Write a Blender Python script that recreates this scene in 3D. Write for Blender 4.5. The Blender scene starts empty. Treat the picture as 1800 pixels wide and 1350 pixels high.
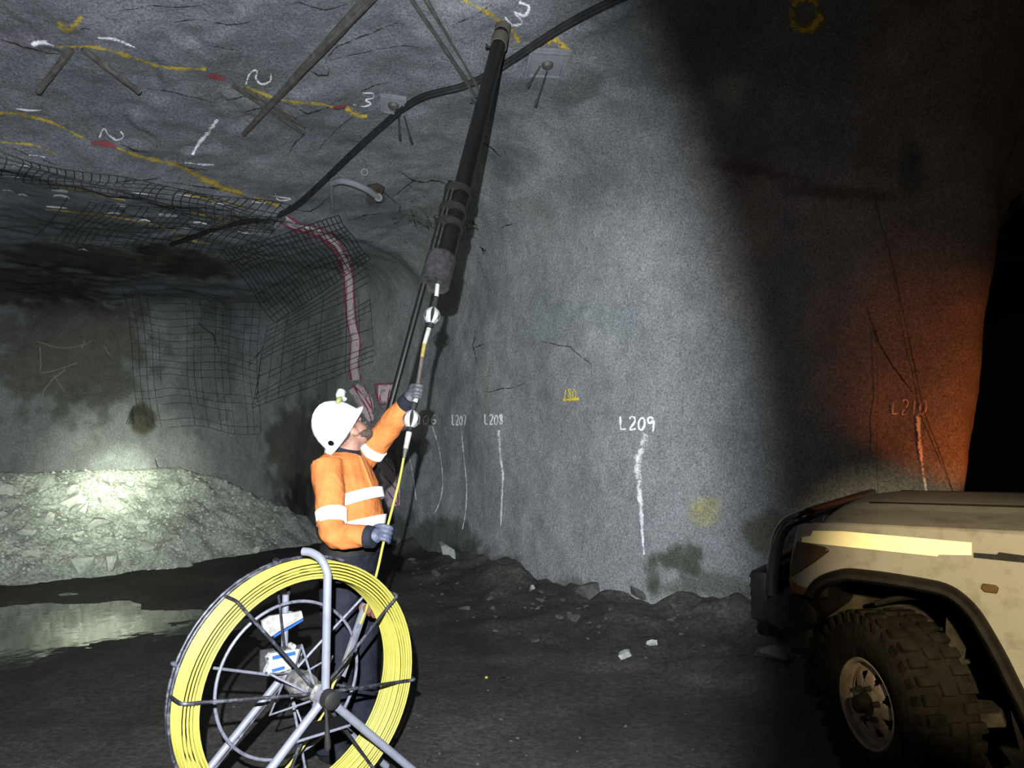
import bpy, bmesh, math, random
import numpy as np
from mathutils import Vector, Matrix, Quaternion
from mathutils.bvhtree import BVHTree
R = math.radians
sc = bpy.context.scene
col = sc.collection
rnd = random.Random(7)
NP = np.random.default_rng(5)

# ------------------------------------------------------------------ camera, world, lights, exposure
FPX, PITCH, EYE = 1248.0, math.atan(93 / 1248.0), Vector((0, 0, 1.6))
cam_d = bpy.data.cameras.new('camera'); cam_d.sensor_width = 36.0; cam_d.lens = 36 * FPX / 1800
cam_d.clip_start = 0.05; cam_d.clip_end = 100
cam = bpy.data.objects.new('camera', cam_d); col.objects.link(cam)
cam.location = EYE; cam.rotation_euler = (math.pi / 2 + PITCH, 0, 0); sc.camera = cam
sc.view_settings.view_transform = 'Standard'; sc.view_settings.look = 'None'
sc.view_settings.gamma = 1; sc.view_settings.use_curve_mapping = False
sc.view_settings.exposure = 0.0
w = bpy.data.worlds.new('mine_dark'); sc.world = w; w.use_nodes = True
w.node_tree.nodes['Background'].inputs[0].default_value = (0.5, 0.5, 0.55, 1)
w.node_tree.nodes['Background'].inputs[1].default_value = 0.0015

def spot(name, loc, target, energy, colr, angle, blend, size):
    d = bpy.data.lights.new(name, 'SPOT'); d.energy = energy; d.color = colr
    d.spot_size = R(angle); d.spot_blend = blend; d.shadow_soft_size = size
    o = bpy.data.objects.new(name, d); col.objects.link(o); o.location = loc
    o.rotation_euler = (Vector(target) - Vector(loc)).to_track_quat('-Z', 'Y').to_euler()
    return o
def azel(az, el): return Vector((math.sin(R(az)) * math.cos(R(el)), math.cos(R(az)) * math.cos(R(el)), math.sin(R(el))))
HEAD = Vector((-0.09, 0.0, 1.83))
spot('cap_lamp', HEAD, HEAD + azel(-40, -5), 2450, (0.93, 0.97, 1.0), 125, 0.27, 0.012)
spot('wall_fill_spot', (-0.5, -0.3, 1.9), Vector((-0.5, -0.3, 1.9)) + azel(0, 4), 400, (0.99, 1.0, 0.80), 45, 0.8, 0.03)  # added fill to brighten the wall, not a lamp of the place
TL = Vector((-0.42, 0.05, 1.72)); TT = Vector((-5.55, 10.0, 1.03))
spot('muck_torch', TL, TT, 20000, (0.95, 1.0, 0.76), 6, 1.0, 0.02)
spot('muck_torch_beam', TL, TT, 9000, (0.92, 1.0, 0.76), 13, 1.0, 0.02)
spot('muck_torch_halo', TL, TT, 2700, (0.88, 1.0, 0.76), 28, 1.0, 0.02)
spot('vehicle_warm_fill', (0.55, -0.35, 1.95), (1.94, 2.9, 0.99), 1180, (1.0, 0.80, 0.46), 22, 0.8, 0.04)  # added warm spot by the camera to light the vehicle, source unseen
spot('amber_side_lamp', (3.33, 4.12, 1.18), (3.12, 5.2, 1.9), 46, (1.0, 0.19, 0.030), 66, 0.6, 0.03)
spot('brown_wall_spot', (1.5, -1.5, 2.3), (2.7, 5.0, 3.0), 75, (1.0, 0.66, 0.45), 62, 1.0, 0.2)  # unseen brownish spot behind the camera, aimed at the right wall

# ------------------------------------------------------------------ helpers
def ray(px, py):
    yv = -(py - 675) / FPX
    return Vector(((px - 900) / FPX, math.cos(PITCH) - yv * math.sin(PITCH), math.sin(PITCH) + yv * math.cos(PITCH)))
def at(px, py, Y):
    d = ray(px, py); return EYE + d * (Y / d.y)
def atz(px, py, z):
    d = ray(px, py); return EYE + d * ((z - EYE.z) / d.z)
def atplane(px, py, p, n):
    d = ray(px, py); return EYE + d * ((Vector(p) - EYE).dot(n) / d.dot(n))
_F = np.array([0, math.cos(PITCH), math.sin(PITCH)]); _U = np.array([0, -math.sin(PITCH), math.cos(PITCH)])
def proj(P):
    d = P - np.array([0, 0, 1.6]); z = np.maximum(d @ _F, 1e-3)
    return 900 + FPX * d[:, 0] / z, 675 - FPX * (d @ _U) / z

def tag(o, label=None, cat=None, group=None, kind=None):
    if label: o['label'] = label
    if cat: o['category'] = cat
    if group: o['group'] = group
    if kind: o['kind'] = kind
    return o
def empty(name, loc, label, cat, group=None, rz=0):
    o = bpy.data.objects.new(name, None); col.objects.link(o); o.location = loc
    o.rotation_euler = (0, 0, rz); o.empty_display_size = 0.1
    return tag(o, label, cat, group)
def wm(o):
    m = Matrix.LocRotScale(o.location, o.rotation_euler, None)
    return wm(o.parent) @ m if o.parent else m

def mesh_obj(name, v, f, m=None, parent=None, smooth=True, ang=40, world=True):
    me = bpy.data.meshes.new(name)
    me.from_pydata([tuple(p) for p in v], [], f)
    if parent is not None and world:
        me.transform(wm(parent).inverted())
    if m: me.materials.append(m)
    if smooth:
        me.polygons.foreach_set('use_smooth', [True] * len(me.polygons))
        try: me.set_sharp_from_angle(angle=R(ang))
        except Exception: pass
    me.update()
    o = bpy.data.objects.new(name, me); col.objects.link(o)
    if parent is not None: o.parent = parent
    return o

def frame(axis, up=None):
    a = Vector(axis).normalized()
    u = Vector(up) if up is not None else (Vector((0, 0, 1)) if abs(a.z) < 0.9 else Vector((1, 0, 0)))
    x = u.cross(a)
    if x.length < 1e-6: x = Vector((1, 0, 0)).cross(a)
    x.normalize(); return x, a.cross(x).normalized(), a

class MB:
    def __init__(s): s.v = []; s.f = []
    def add(s, v, f):
        n = len(s.v); s.v += [Vector(p) for p in v]; s.f += [tuple(i + n for i in q) for q in f]; return s
    def tube(s, pts, r, n=8, cap=True, closed=False):
        pts = [Vector(p) for p in pts]; N = len(pts)
        rr = list(r) if hasattr(r, '__len__') else [r] * N
        v = []; f = []; prev = None
        for i, p in enumerate(pts):
            a = pts[(i + 1) % N] - pts[i - 1] if closed else pts[min(i + 1, N - 1)] - pts[max(i - 1, 0)]
            if a.length < 1e-9: a = Vector((0, 0, 1))
            a.normalize()
            if prev is None: x, y, _ = frame(a)
            else:
                x = prev - a * prev.dot(a)
                x = x.normalized() if x.length > 1e-6 else frame(a)[0]
                y = a.cross(x)
            prev = x
            for k in range(n):
                t = 2 * math.pi * k / n
                v.append(p + (x * math.cos(t) + y * math.sin(t)) * rr[i])
        M = N if closed else N - 1
        for i in range(M):
            j = (i + 1) % N
            for k in range(n):
                f.append((i * n + k, i * n + (k + 1) % n, j * n + (k + 1) % n, j * n + k))
        if cap and not closed:
            f.append(tuple(range(n - 1, -1, -1))); f.append(tuple((N - 1) * n + k for k in range(n)))
        return s.add(v, f)
    def loft(s, rings, n=20):
        # rings: (center, xaxis*rx, yaxis*ry)
        v = []; f = []
        for c, x, y in rings:
            for k in range(n):
                t = 2 * math.pi * k / n
                v.append(Vector(c) + Vector(x) * math.cos(t) + Vector(y) * math.sin(t))
        for i in range(len(rings) - 1):
            for k in range(n):
                f.append((i * n + k, i * n + (k + 1) % n, (i + 1) * n + (k + 1) % n, (i + 1) * n + k))
        f.append(tuple(range(n - 1, -1, -1))); f.append(tuple((len(rings) - 1) * n + k for k in range(n)))
        return s.add(v, f)
    def limb(s, pts, radii, n=14, sub=4):
        P = catmull([Vector(p) for p in pts], sub); rr = []
        m = len(P) - 1
        for i in range(len(P)):
            t = i / m * (len(radii) - 1); k = min(int(t), len(radii) - 2)
            rr.append(radii[k] + (radii[k + 1] - radii[k]) * (t - k))
        return s.tube(P, rr, n)
    def box(s, c, size, rot=None, bevel=0.0):
        bm = bmesh.new(); bmesh.ops.create_cube(bm, size=1.0)
        for q in bm.verts: q.co = Vector((q.co.x * size[0], q.co.y * size[1], q.co.z * size[2]))
        if bevel: bmesh.ops.bevel(bm, geom=bm.edges[:], offset=bevel, segments=2, affect='EDGES', profile=0.6)
        m = (rot.to_4x4() if rot is not None else Matrix.Identity(4)); m = Matrix.Translation(Vector(c)) @ m
        bm.verts.index_update(); v = [m @ q.co for q in bm.verts]; f = [tuple(q.index for q in fa.verts) for fa in bm.faces]
        bm.free(); return s.add(v, f)
    def lathe(s, prof, o, axis, n=32, up=None):
        x, y, a = frame(axis, up); o = Vector(o); v = []; f = []
        for (r, h) in prof:
            for k in range(n):
                t = 2 * math.pi * k / n
                v.append(o + a * h + (x * math.cos(t) + y * math.sin(t)) * max(r, 1e-4))
        for i in range(len(prof) - 1):
            for k in range(n):
                f.append((i * n + k, i * n + (k + 1) % n, (i + 1) * n + (k + 1) % n, (i + 1) * n + k))
        return s.add(v, f)
    def ell(s, c, rx, ry, rz, n=16, m=10, rot=None):
        v = []; f = []
        for i in range(m + 1):
            ph = math.pi * i / m
            for k in range(n):
                t = 2 * math.pi * k / n
                p = Vector((rx * math.sin(ph) * math.cos(t), ry * math.sin(ph) * math.sin(t), rz * math.cos(ph)))
                v.append(Vector(c) + (rot @ p if rot is not None else p))
        for i in range(m):
            for k in range(n): f.append((i * n + k, (i + 1) * n + k, (i + 1) * n + (k + 1) % n, i * n + (k + 1) % n))
        return s.add(v, f)
    def prism(s, poly, o, X, Y, depth):
        # poly 2d in X,Y plane, extruded by vector depth
        o, X, Y, D = Vector(o), Vector(X), Vector(Y), Vector(depth); n = len(poly)
        a = [o + X * p[0] + Y * p[1] for p in poly]; v = a + [p + D for p in a]
        f = [tuple(range(n)), tuple(range(2 * n - 1, n - 1, -1))]
        f += [(i, i + n, (i + 1) % n + n, (i + 1) % n) for i in range(n)]
        return s.add(v, f)
    def build(s, name, m, parent=None, smooth=True, ang=40, world=True, fix=True):
        o = mesh_obj(name, s.v, s.f, m, parent, smooth, ang, world)
        if fix:
            bm = bmesh.new(); bm.from_mesh(o.data); bmesh.ops.recalc_face_normals(bm, faces=bm.faces[:]); bm.to_mesh(o.data); bm.free()
        return o

def catmull(P, sub, closed=False):
    P = [Vector(p) for p in P]; N = len(P); out = []
    for i in range(N if closed else N - 1):
        if closed: a, b, c, d = P[i - 1], P[i], P[(i + 1) % N], P[(i + 2) % N]
        else: a, b, c, d = P[max(i - 1, 0)], P[i], P[i + 1], P[min(i + 2, N - 1)]
        for k in range(sub):
            t = k / sub
            out.append(0.5 * ((2 * b) + (c - a) * t + (2 * a - 5 * b + 4 * c - d) * t * t + (3 * b - a - 3 * c + d) * t ** 3))
    if not closed: out.append(P[-1].copy())
    return out

def remesh(mb, name, m, parent, voxel=0.011, smooth=6, noise=None):
    o = mb.build('tmp', None, None)
    md = o.modifiers.new('r', 'REMESH'); md.mode = 'VOXEL'; md.voxel_size = voxel; md.use_smooth_shade = True
    if smooth:
        sm = o.modifiers.new('s', 'SMOOTH'); sm.factor = 0.5; sm.iterations = smooth
    bpy.context.view_layer.update()
    dg = bpy.context.evaluated_depsgraph_get()
    me = bpy.data.meshes.new_from_object(o.evaluated_get(dg)); me.name = name
    bpy.data.objects.remove(o)
    if noise:
        n = len(me.vertices); co = np.empty(n * 3); me.vertices.foreach_get('co', co); co = co.reshape(-1, 3)
        no = np.empty(n * 3); me.vertices.foreach_get('normal', no); no = no.reshape(-1, 3)
        co = co + no * noise(co)[:, None]; me.vertices.foreach_set('co', co.ravel())
    if parent is not None: me.transform(wm(parent).inverted())
    me.materials.clear(); me.materials.append(m)
    me.polygons.foreach_set('use_smooth', [True] * len(me.polygons)); me.update()
    ob = bpy.data.objects.new(name, me); col.objects.link(ob)
    if parent is not None: ob.parent = parent
    return ob

# numpy gradient noise
_perm = NP.permutation(512); _perm = np.concatenate([_perm, _perm, _perm])
_g = NP.normal(size=(512, 3)); _g /= np.linalg.norm(_g, axis=1)[:, None]
def pnoise(P):
    P = np.asarray(P, float); i = np.floor(P).astype(int); fr = P - i; i &= 511
    u = fr ** 3 * (fr * (fr * 6 - 15) + 10); out = 0
    for dx in (0, 1):
        for dy in (0, 1):
            for dz in (0, 1):
                h = _perm[(_perm[(_perm[(i[:, 0] + dx) & 511] + i[:, 1] + dy) & 511] + i[:, 2] + dz) & 511]
                d = fr - np.array([dx, dy, dz]); g = _g[h]
                wgt = (u[:, 0] if dx else 1 - u[:, 0]) * (u[:, 1] if dy else 1 - u[:, 1]) * (u[:, 2] if dz else 1 - u[:, 2])
                out = out + wgt * (g * d).sum(1)
    return out * 1.6
def fbm(P, s, o=3):
    P = np.asarray(P, float); t = 0; a = 1
    for k in range(o):
        t = t + a * pnoise(P * s + 17.3 * k); s *= 2.03; a *= 0.5
    return t
def sstep(a, b, x):
    t = np.clip((x - a) / (b - a), 0, 1); return t * t * (3 - 2 * t)

# ------------------------------------------------------------------ materials
def mat(name, c, rough=0.6, metal=0.0, c2=None, scale=12.0, amt=0.5, bump=0.0, bscale=60.0, spec=0.4, coat=0.0, lo=0.35, hi=0.65):
    m = bpy.data.materials.new(name); m.use_nodes = True; nt = m.node_tree; N = nt.nodes; L = nt.links
    b = N['Principled BSDF']; b.inputs['Roughness'].default_value = rough; b.inputs['Metallic'].default_value = metal
    b.inputs['Specular IOR Level'].default_value = spec; b.inputs['Coat Weight'].default_value = coat
    tc = N.new('ShaderNodeTexCoord')
    if c2 is not None:
        no = N.new('ShaderNodeTexNoise'); no.inputs['Scale'].default_value = scale; no.inputs['Detail'].default_value = 5
        no.inputs['Roughness'].default_value = 0.62
        L.new(tc.outputs['Object'], no.inputs['Vector'])
        r = N.new('ShaderNodeValToRGB'); r.color_ramp.elements[0].position = lo; r.color_ramp.elements[1].position = hi
        r.color_ramp.elements[0].color = (*c, 1)
        r.color_ramp.elements[1].color = (*[c[i] * (1 - amt) + c2[i] * amt for i in range(3)], 1)
        L.new(no.outputs[0], r.inputs[0]); L.new(r.outputs[0], b.inputs['Base Color'])
    else: b.inputs['Base Color'].default_value = (*c, 1)
    if bump:
        nb = N.new('ShaderNodeTexNoise'); nb.inputs['Scale'].default_value = bscale; nb.inputs['Detail'].default_value = 4
        L.new(tc.outputs['Object'], nb.inputs['Vector'])
        bp = N.new('ShaderNodeBump'); bp.inputs['Strength'].default_value = bump; bp.inputs['Distance'].default_value = 0.02
        L.new(nb.outputs[0], bp.inputs['Height']); L.new(bp.outputs[0], b.inputs['Normal'])
    return m

def rock_mat(name, cA, cB, cC, bump=0.5, rough=0.85, spec=0.25, grain=62.0):
    m = bpy.data.materials.new(name); m.use_nodes = True; nt = m.node_tree; N = nt.nodes; L = nt.links
    b = N['Principled BSDF']; b.inputs['Roughness'].default_value = rough; b.inputs['Specular IOR Level'].default_value = spec
    tc = N.new('ShaderNodeTexCoord')
    def noise(s, d=5, rg=0.6):
        n = N.new('ShaderNodeTexNoise'); n.inputs['Scale'].default_value = s; n.inputs['Detail'].default_value = d
        n.inputs['Roughness'].default_value = rg; L.new(tc.outputs['Object'], n.inputs['Vector']); return n
    def ramp(n, a, z, ca, cz):
        r = N.new('ShaderNodeValToRGB'); r.color_ramp.elements[0].position = a; r.color_ramp.elements[1].position = z
        r.color_ramp.elements[0].color = (*ca, 1); r.color_ramp.elements[1].color = (*cz, 1); L.new(n.outputs[0], r.inputs[0]); return r
    big = ramp(noise(0.9), 0.36, 0.66, cA, cB)
    fine = ramp(noise(grain, 6, 0.8), 0.40, 0.61, (0.42,) * 3, (1.5,) * 3)
    mid = ramp(noise(5.5, 5, 0.65), 0.3, 0.7, (0.84,) * 3, (1.15,) * 3)
    mx = N.new('ShaderNodeMix'); mx.data_type = 'RGBA'; mx.blend_type = 'MULTIPLY'; mx.inputs[0].default_value = 0.8
    L.new(big.outputs[0], mx.inputs[6]); L.new(fine.outputs[0], mx.inputs[7])
    mx3 = N.new('ShaderNodeMix'); mx3.data_type = 'RGBA'; mx3.blend_type = 'MULTIPLY'; mx3.inputs[0].default_value = 1
    L.new(mx.outputs[2], mx3.inputs[6]); L.new(mid.outputs[0], mx3.inputs[7])
    at_ = N.new('ShaderNodeVertexColor'); at_.layer_name = 'stain_tint'
    mx2 = N.new('ShaderNodeMix'); mx2.data_type = 'RGBA'; mx2.blend_type = 'MULTIPLY'; mx2.inputs[0].default_value = 1
    L.new(mx3.outputs[2], mx2.inputs[6]); L.new(at_.outputs[0], mx2.inputs[7])
    L.new(mx2.outputs[2], b.inputs['Base Color'])
    n1 = noise(26.0, 8, 0.72); bp = N.new('ShaderNodeBump'); bp.inputs['Strength'].default_value = bump; bp.inputs['Distance'].default_value = 0.035
    L.new(n1.outputs[0], bp.inputs['Height']); L.new(bp.outputs[0], b.inputs['Normal'])
    return m

def paint_mat(name, c, soft=0.5, dens=0.8, scale=60.0):
    # sprayed paint: solid along the middle of the stroke, speckled towards its edges
    m = bpy.data.materials.new(name); m.use_nodes = True; nt = m.node_tree; N = nt.nodes; L = nt.links
    b = N['Principled BSDF']; b.inputs['Roughness'].default_value = 0.8; b.inputs['Specular IOR Level'].default_value = 0.2
    b.inputs['Base Color'].default_value = (*c, 1)
    uv = N.new('ShaderNodeUVMap'); sp = N.new('ShaderNodeSeparateXYZ'); L.new(uv.outputs[0], sp.inputs[0])
    def mth(op, a, bb=None):
        n = N.new('ShaderNodeMath'); n.operation = op
        for i, q in enumerate((a, bb)):
            if q is None: continue
            if isinstance(q, (int, float)): n.inputs[i].default_value = q
            else: L.new(q, n.inputs[i])
        return n.outputs[0]
    a = mth('ABSOLUTE', mth('SUBTRACT', mth('MULTIPLY', sp.outputs[1], 2.0), 1.0))
    tc = N.new('ShaderNodeTexCoord'); no = N.new('ShaderNodeTexNoise'); no.inputs['Scale'].default_value = scale
    no.inputs['Detail'].default_value = 5; no.inputs['Roughness'].default_value = 0.75
    L.new(tc.outputs['Object'], no.inputs['Vector'])
    no2 = N.new('ShaderNodeTexNoise'); no2.inputs['Scale'].default_value = 9; L.new(tc.outputs['Object'], no2.inputs['Vector'])
    e = mth('SUBTRACT', mth('ADD', no.outputs[0], mth('MULTIPLY', mth('SUBTRACT', no2.outputs[0], 0.5), 0.7)), mth('MULTIPLY', mth('POWER', a, 1.5), soft))
    r = N.new('ShaderNodeMapRange'); r.inputs[1].default_value = 0.36 - 0.3 * (dens - 0.5); r.inputs[2].default_value = 0.56 - 0.3 * (dens - 0.5)
    L.new(e, r.inputs[0]); L.new(r.outputs[0], b.inputs['Alpha'])
    return m

M = {}
M['shot'] = rock_mat('sprayed_concrete', (0.190, 0.203, 0.213), (0.232, 0.246, 0.253), None, 0.55)
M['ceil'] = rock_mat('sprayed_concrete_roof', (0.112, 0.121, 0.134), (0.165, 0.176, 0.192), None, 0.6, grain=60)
M['floor'] = rock_mat('wet_road_mud', (0.024, 0.023, 0.0205), (0.044, 0.0425, 0.037), None, 0.6, 0.7, 0.25, 30)
M['muck'] = rock_mat('muck_fines', (0.24, 0.262, 0.24), (0.37, 0.40, 0.365), None, 0.8, 0.9, 0.2, 30)
M['stoneA'] = mat('pale_stone', (0.26, 0.275, 0.255), 0.9, c2=(0.40, 0.41, 0.38), scale=9, amt=1, bump=0.5, bscale=30)
M['stoneB'] = mat('grey_stone', (0.20, 0.217, 0.20), 0.9, c2=(0.35, 0.37, 0.34), scale=9, amt=1, bump=0.5, bscale=30)
M['stoneC'] = mat('dark_stone', (0.04, 0.04, 0.037), 0.85, c2=(0.085, 0.083, 0.076), scale=9, amt=1, bump=0.5, bscale=30)
M['white'] = paint_mat('white_marker_paint', (0.66, 0.68, 0.72), 0.6, 0.72, 55)
M['numwhite'] = paint_mat('white_number_paint', (0.74, 0.76, 0.80), 0.45, 0.98, 60)
M['numyellow'] = paint_mat('yellow_number_paint', (0.62, 0.47, 0.04), 0.4, 1.0, 60)
M['thinwhite'] = paint_mat('thin_white_marker_paint', (0.72, 0.74, 0.78), 0.6, 0.7)
M['yellow'] = paint_mat('yellow_marker_paint', (0.33, 0.25, 0.05), 0.85, 0.68, 38)
M['yellow2'] = paint_mat('bright_yellow_marker_paint', (0.50, 0.36, 0.035), 0.75, 0.72, 38)
M['faintyellow'] = paint_mat('faded_yellow_paint', (0.34, 0.30, 0.12), 0.8, 0.42, 40)
M['red'] = paint_mat('red_marker_paint', (0.25, 0.05, 0.06), 0.5, 0.62, 50)
M['redline'] = paint_mat('crimson_marker_paint', (0.30, 0.035, 0.09), 0.35, 0.75, 50)
M['pink'] = paint_mat('pink_white_marker_paint', (0.62, 0.52, 0.58), 0.2, 1.1, 50)
M['crack'] = paint_mat('crack_shade_paint', (0.018, 0.018, 0.02), 0.6, 0.62, 40)  # shade inside the cracks, put into the colour of the strips
M['blackplastic'] = mat('black_plastic', (0.0035, 0.0034, 0.0036), 0.38, c2=(0.007, 0.0066, 0.0062), scale=14, amt=0.7, spec=0.28)
M['greyplastic'] = mat('scuffed_grey_plastic', (0.010, 0.010, 0.011), 0.5, c2=(0.030, 0.030, 0.032), scale=30, amt=0.9)
M['tanband'] = mat('dull_tan_tape', (0.085, 0.08, 0.062), 0.7, c2=(0.05, 0.047, 0.04), scale=30, amt=0.8)
M['cable'] = mat('dusty_black_cable', (0.010, 0.010, 0.011), 0.6, c2=(0.024, 0.024, 0.025), scale=9, amt=0.8, spec=0.2)
M['steel'] = mat('dusty_steel', (0.095, 0.092, 0.085), 0.6, 0.3, c2=(0.045, 0.043, 0.04), scale=16, amt=0.9, bump=0.2)
M['plate'] = mat('sprayed_over_plate', (0.12, 0.13, 0.145), 0.75, c2=(0.16, 0.17, 0.185), scale=12, amt=0.9, bump=0.3)
M['wire'] = mat('dark_mesh_wire', (0.020, 0.020, 0.023), 0.6, 0.2, c2=(0.045, 0.043, 0.04), scale=8, amt=0.8)
M['palewire'] = mat('pale_wire', (0.16, 0.165, 0.15), 0.6, c2=(0.25, 0.25, 0.22), scale=8, amt=0.8)
M['orange'] = mat('orange_work_fabric', (0.38, 0.128, 0.040), 0.8, c2=(0.25, 0.066, 0.016), scale=10, amt=0.8, bump=0.35, bscale=35, spec=0.1, lo=0.42, hi=0.78)
M['navy'] = mat('navy_work_fabric', (0.0065, 0.0072, 0.0135), 0.85, c2=(0.013, 0.014, 0.022), scale=14, amt=0.9, bump=0.4, bscale=25, spec=0.15)
M['tape'] = mat('silver_reflective_tape', (0.93, 0.94, 0.95), 0.5, c2=(0.85, 0.86, 0.88), scale=20, amt=1)
M['skin'] = mat('skin', (0.24, 0.135, 0.105), 0.55, c2=(0.19, 0.10, 0.078), scale=30, amt=0.9, spec=0.35)
M['hair'] = mat('brown_beard', (0.045, 0.032, 0.026), 0.8, c2=(0.09, 0.066, 0.052), scale=120, amt=1, bump=0.8, bscale=160)
M['helmet'] = mat('white_helmet_shell', (0.82, 0.83, 0.86), 0.32, c2=(0.70, 0.71, 0.73), scale=9, amt=0.7, spec=0.5, coat=0.3, lo=0.5, hi=0.8)
M['dark'] = mat('black_rubber', (0.007, 0.007, 0.0075), 0.65, c2=(0.014, 0.014, 0.014), scale=20, amt=0.8, spec=0.2)
M['glove'] = mat('grey_glove_coating', (0.060, 0.070, 0.115), 0.6, c2=(0.03, 0.034, 0.055), scale=25, amt=0.9, bump=0.3)
M['glovedark'] = mat('dark_grey_glove_coating', (0.045, 0.048, 0.056), 0.6, c2=(0.02, 0.021, 0.025), scale=25, amt=0.9, bump=0.3)
M['glovewhite'] = mat('pale_glove_print', (0.62, 0.66, 0.72), 0.6, c2=(0.4, 0.43, 0.5), scale=25, amt=0.8)
M['lampglass'] = mat('lamp_glass', (0.32, 0.34, 0.31), 0.15, c2=(0.2, 0.21, 0.19), scale=60, amt=1, spec=0.7)
M['limeplastic'] = mat('lime_plastic', (0.17, 0.19, 0.06), 0.5, c2=(0.12, 0.13, 0.045), scale=20, amt=0.8)
M['rodyellow'] = mat('yellow_fibreglass_rod', (0.31, 0.285, 0.052), 0.5, c2=(0.24, 0.215, 0.036), scale=7, amt=0.8, spec=0.4)
M['frame'] = mat('pale_grey_painted_steel', (0.125, 0.13, 0.162), 0.5, c2=(0.095, 0.10, 0.122), scale=16, amt=0.9, lo=0.45, hi=0.75)
M['cage'] = mat('worn_black_cage_steel', (0.012, 0.0125, 0.017), 0.5, 0.2, c2=(0.13, 0.135, 0.17), scale=26, amt=0.75, lo=0.48, hi=0.72)
M['cagepale'] = mat('worn_pale_cage_steel', (0.13, 0.135, 0.17), 0.5, 0.2, c2=(0.02, 0.02, 0.026), scale=26, amt=0.9, lo=0.48, hi=0.72)
M['hub'] = mat('greasy_hub_steel', (0.05, 0.046, 0.042), 0.45, 0.5, c2=(0.30, 0.29, 0.27), scale=30, amt=0.9)
M['rust'] = mat('rusty_steel', (0.075, 0.024, 0.015), 0.8, c2=(0.14, 0.06, 0.03), scale=30, amt=0.9, bump=0.4)
M['whiteplastic'] = mat('white_plastic', (0.28, 0.285, 0.295), 0.4, c2=(0.2, 0.2, 0.195), scale=20, amt=0.8)
M['offwhite'] = mat('dirty_white_plastic', (0.26, 0.26, 0.255), 0.5, c2=(0.16, 0.15, 0.135), scale=25, amt=0.9)
M['blueplastic'] = mat('blue_plastic', (0.02, 0.075, 0.30), 0.4, c2=(0.014, 0.05, 0.21), scale=20, amt=0.6)
M['mustard'] = mat('dirty_yellow_tape', (0.2, 0.15, 0.035), 0.6, c2=(0.11, 0.09, 0.03), scale=30, amt=0.9)
M['rodbrown'] = mat('brown_rod', (0.045, 0.038, 0.034), 0.5, 0.2, c2=(0.09, 0.077, 0.068), scale=22, amt=0.9)
M['truckpaint'] = mat('dusty_white_vehicle_paint', (0.205, 0.195, 0.175), 0.5, c2=(0.075, 0.06, 0.04), scale=11, amt=0.75, spec=0.35, lo=0.50, hi=0.80)
M['trucktape'] = mat('yellow_reflective_tape', (0.98, 0.90, 0.56), 0.5, c2=(0.95, 0.85, 0.5), scale=20, amt=1)
M['truckblack'] = mat('muddy_black_vehicle_plastic', (0.005, 0.0048, 0.0042), 0.5, c2=(0.012, 0.011, 0.009), scale=14, amt=0.9, bump=0.05, spec=0.15)
M['bullbar'] = mat('gloss_black_bar', (0.010, 0.010, 0.010), 0.22, c2=(0.02, 0.019, 0.018), scale=9, amt=0.8, spec=0.6)
M['mudgrey'] = mat('muddy_underbody', (0.016, 0.014, 0.011), 0.85, c2=(0.045, 0.037, 0.027), scale=10, amt=1, bump=0.4, bscale=30, spec=0.1)
M['tyre'] = mat('muddy_tyre_rubber', (0.0055, 0.005, 0.0042), 0.9, c2=(0.015, 0.013, 0.0095), scale=11, amt=1, bump=0.4, bscale=40, spec=0.08)
M['rim'] = mat('dusty_beige_rim', (0.25, 0.20, 0.15), 0.6, c2=(0.12, 0.085, 0.06), scale=11, amt=0.9, bump=0.2)
M['amber'] = mat('dirty_amber_lens', (0.060, 0.030, 0.010), 0.3, c2=(0.035, 0.020, 0.010), scale=16, amt=0.9)
M['ambersmall'] = mat('amber_side_lens', (0.085, 0.050, 0.016), 0.3, c2=(0.06, 0.034, 0.012), scale=20, amt=0.9)
M['glassdark'] = mat('dark_window_glass', (0.012, 0.013, 0.014), 0.08, spec=0.6)
M['canvas'] = mat('black_rubber_sheet', (0.003, 0.003, 0.0035), 0.9, spec=0.04)

def water_mat():
    m = bpy.data.materials.new('puddle_water'); m.use_nodes = True; nt = m.node_tree; N = nt.nodes; L = nt.links
    b = N['Principled BSDF']; b.inputs['Base Color'].default_value = (0.016, 0.018, 0.014, 1); b.inputs['Roughness'].default_value = 0.045
    b.inputs['IOR'].default_value = 1.6; b.inputs['Specular IOR Level'].default_value = 1.0
    tc = N.new('ShaderNodeTexCoord'); n = N.new('ShaderNodeTexNoise'); n.inputs['Scale'].default_value = 7; n.inputs['Detail'].default_value = 3
    L.new(tc.outputs['Object'], n.inputs['Vector']); bp = N.new('ShaderNodeBump'); bp.inputs['Strength'].default_value = 0.10; bp.inputs['Distance'].default_value = 0.02
    L.new(n.outputs[0], bp.inputs['Height']); L.new(bp.outputs[0], b.inputs['Normal']); return m
M['water'] = water_mat()

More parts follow.
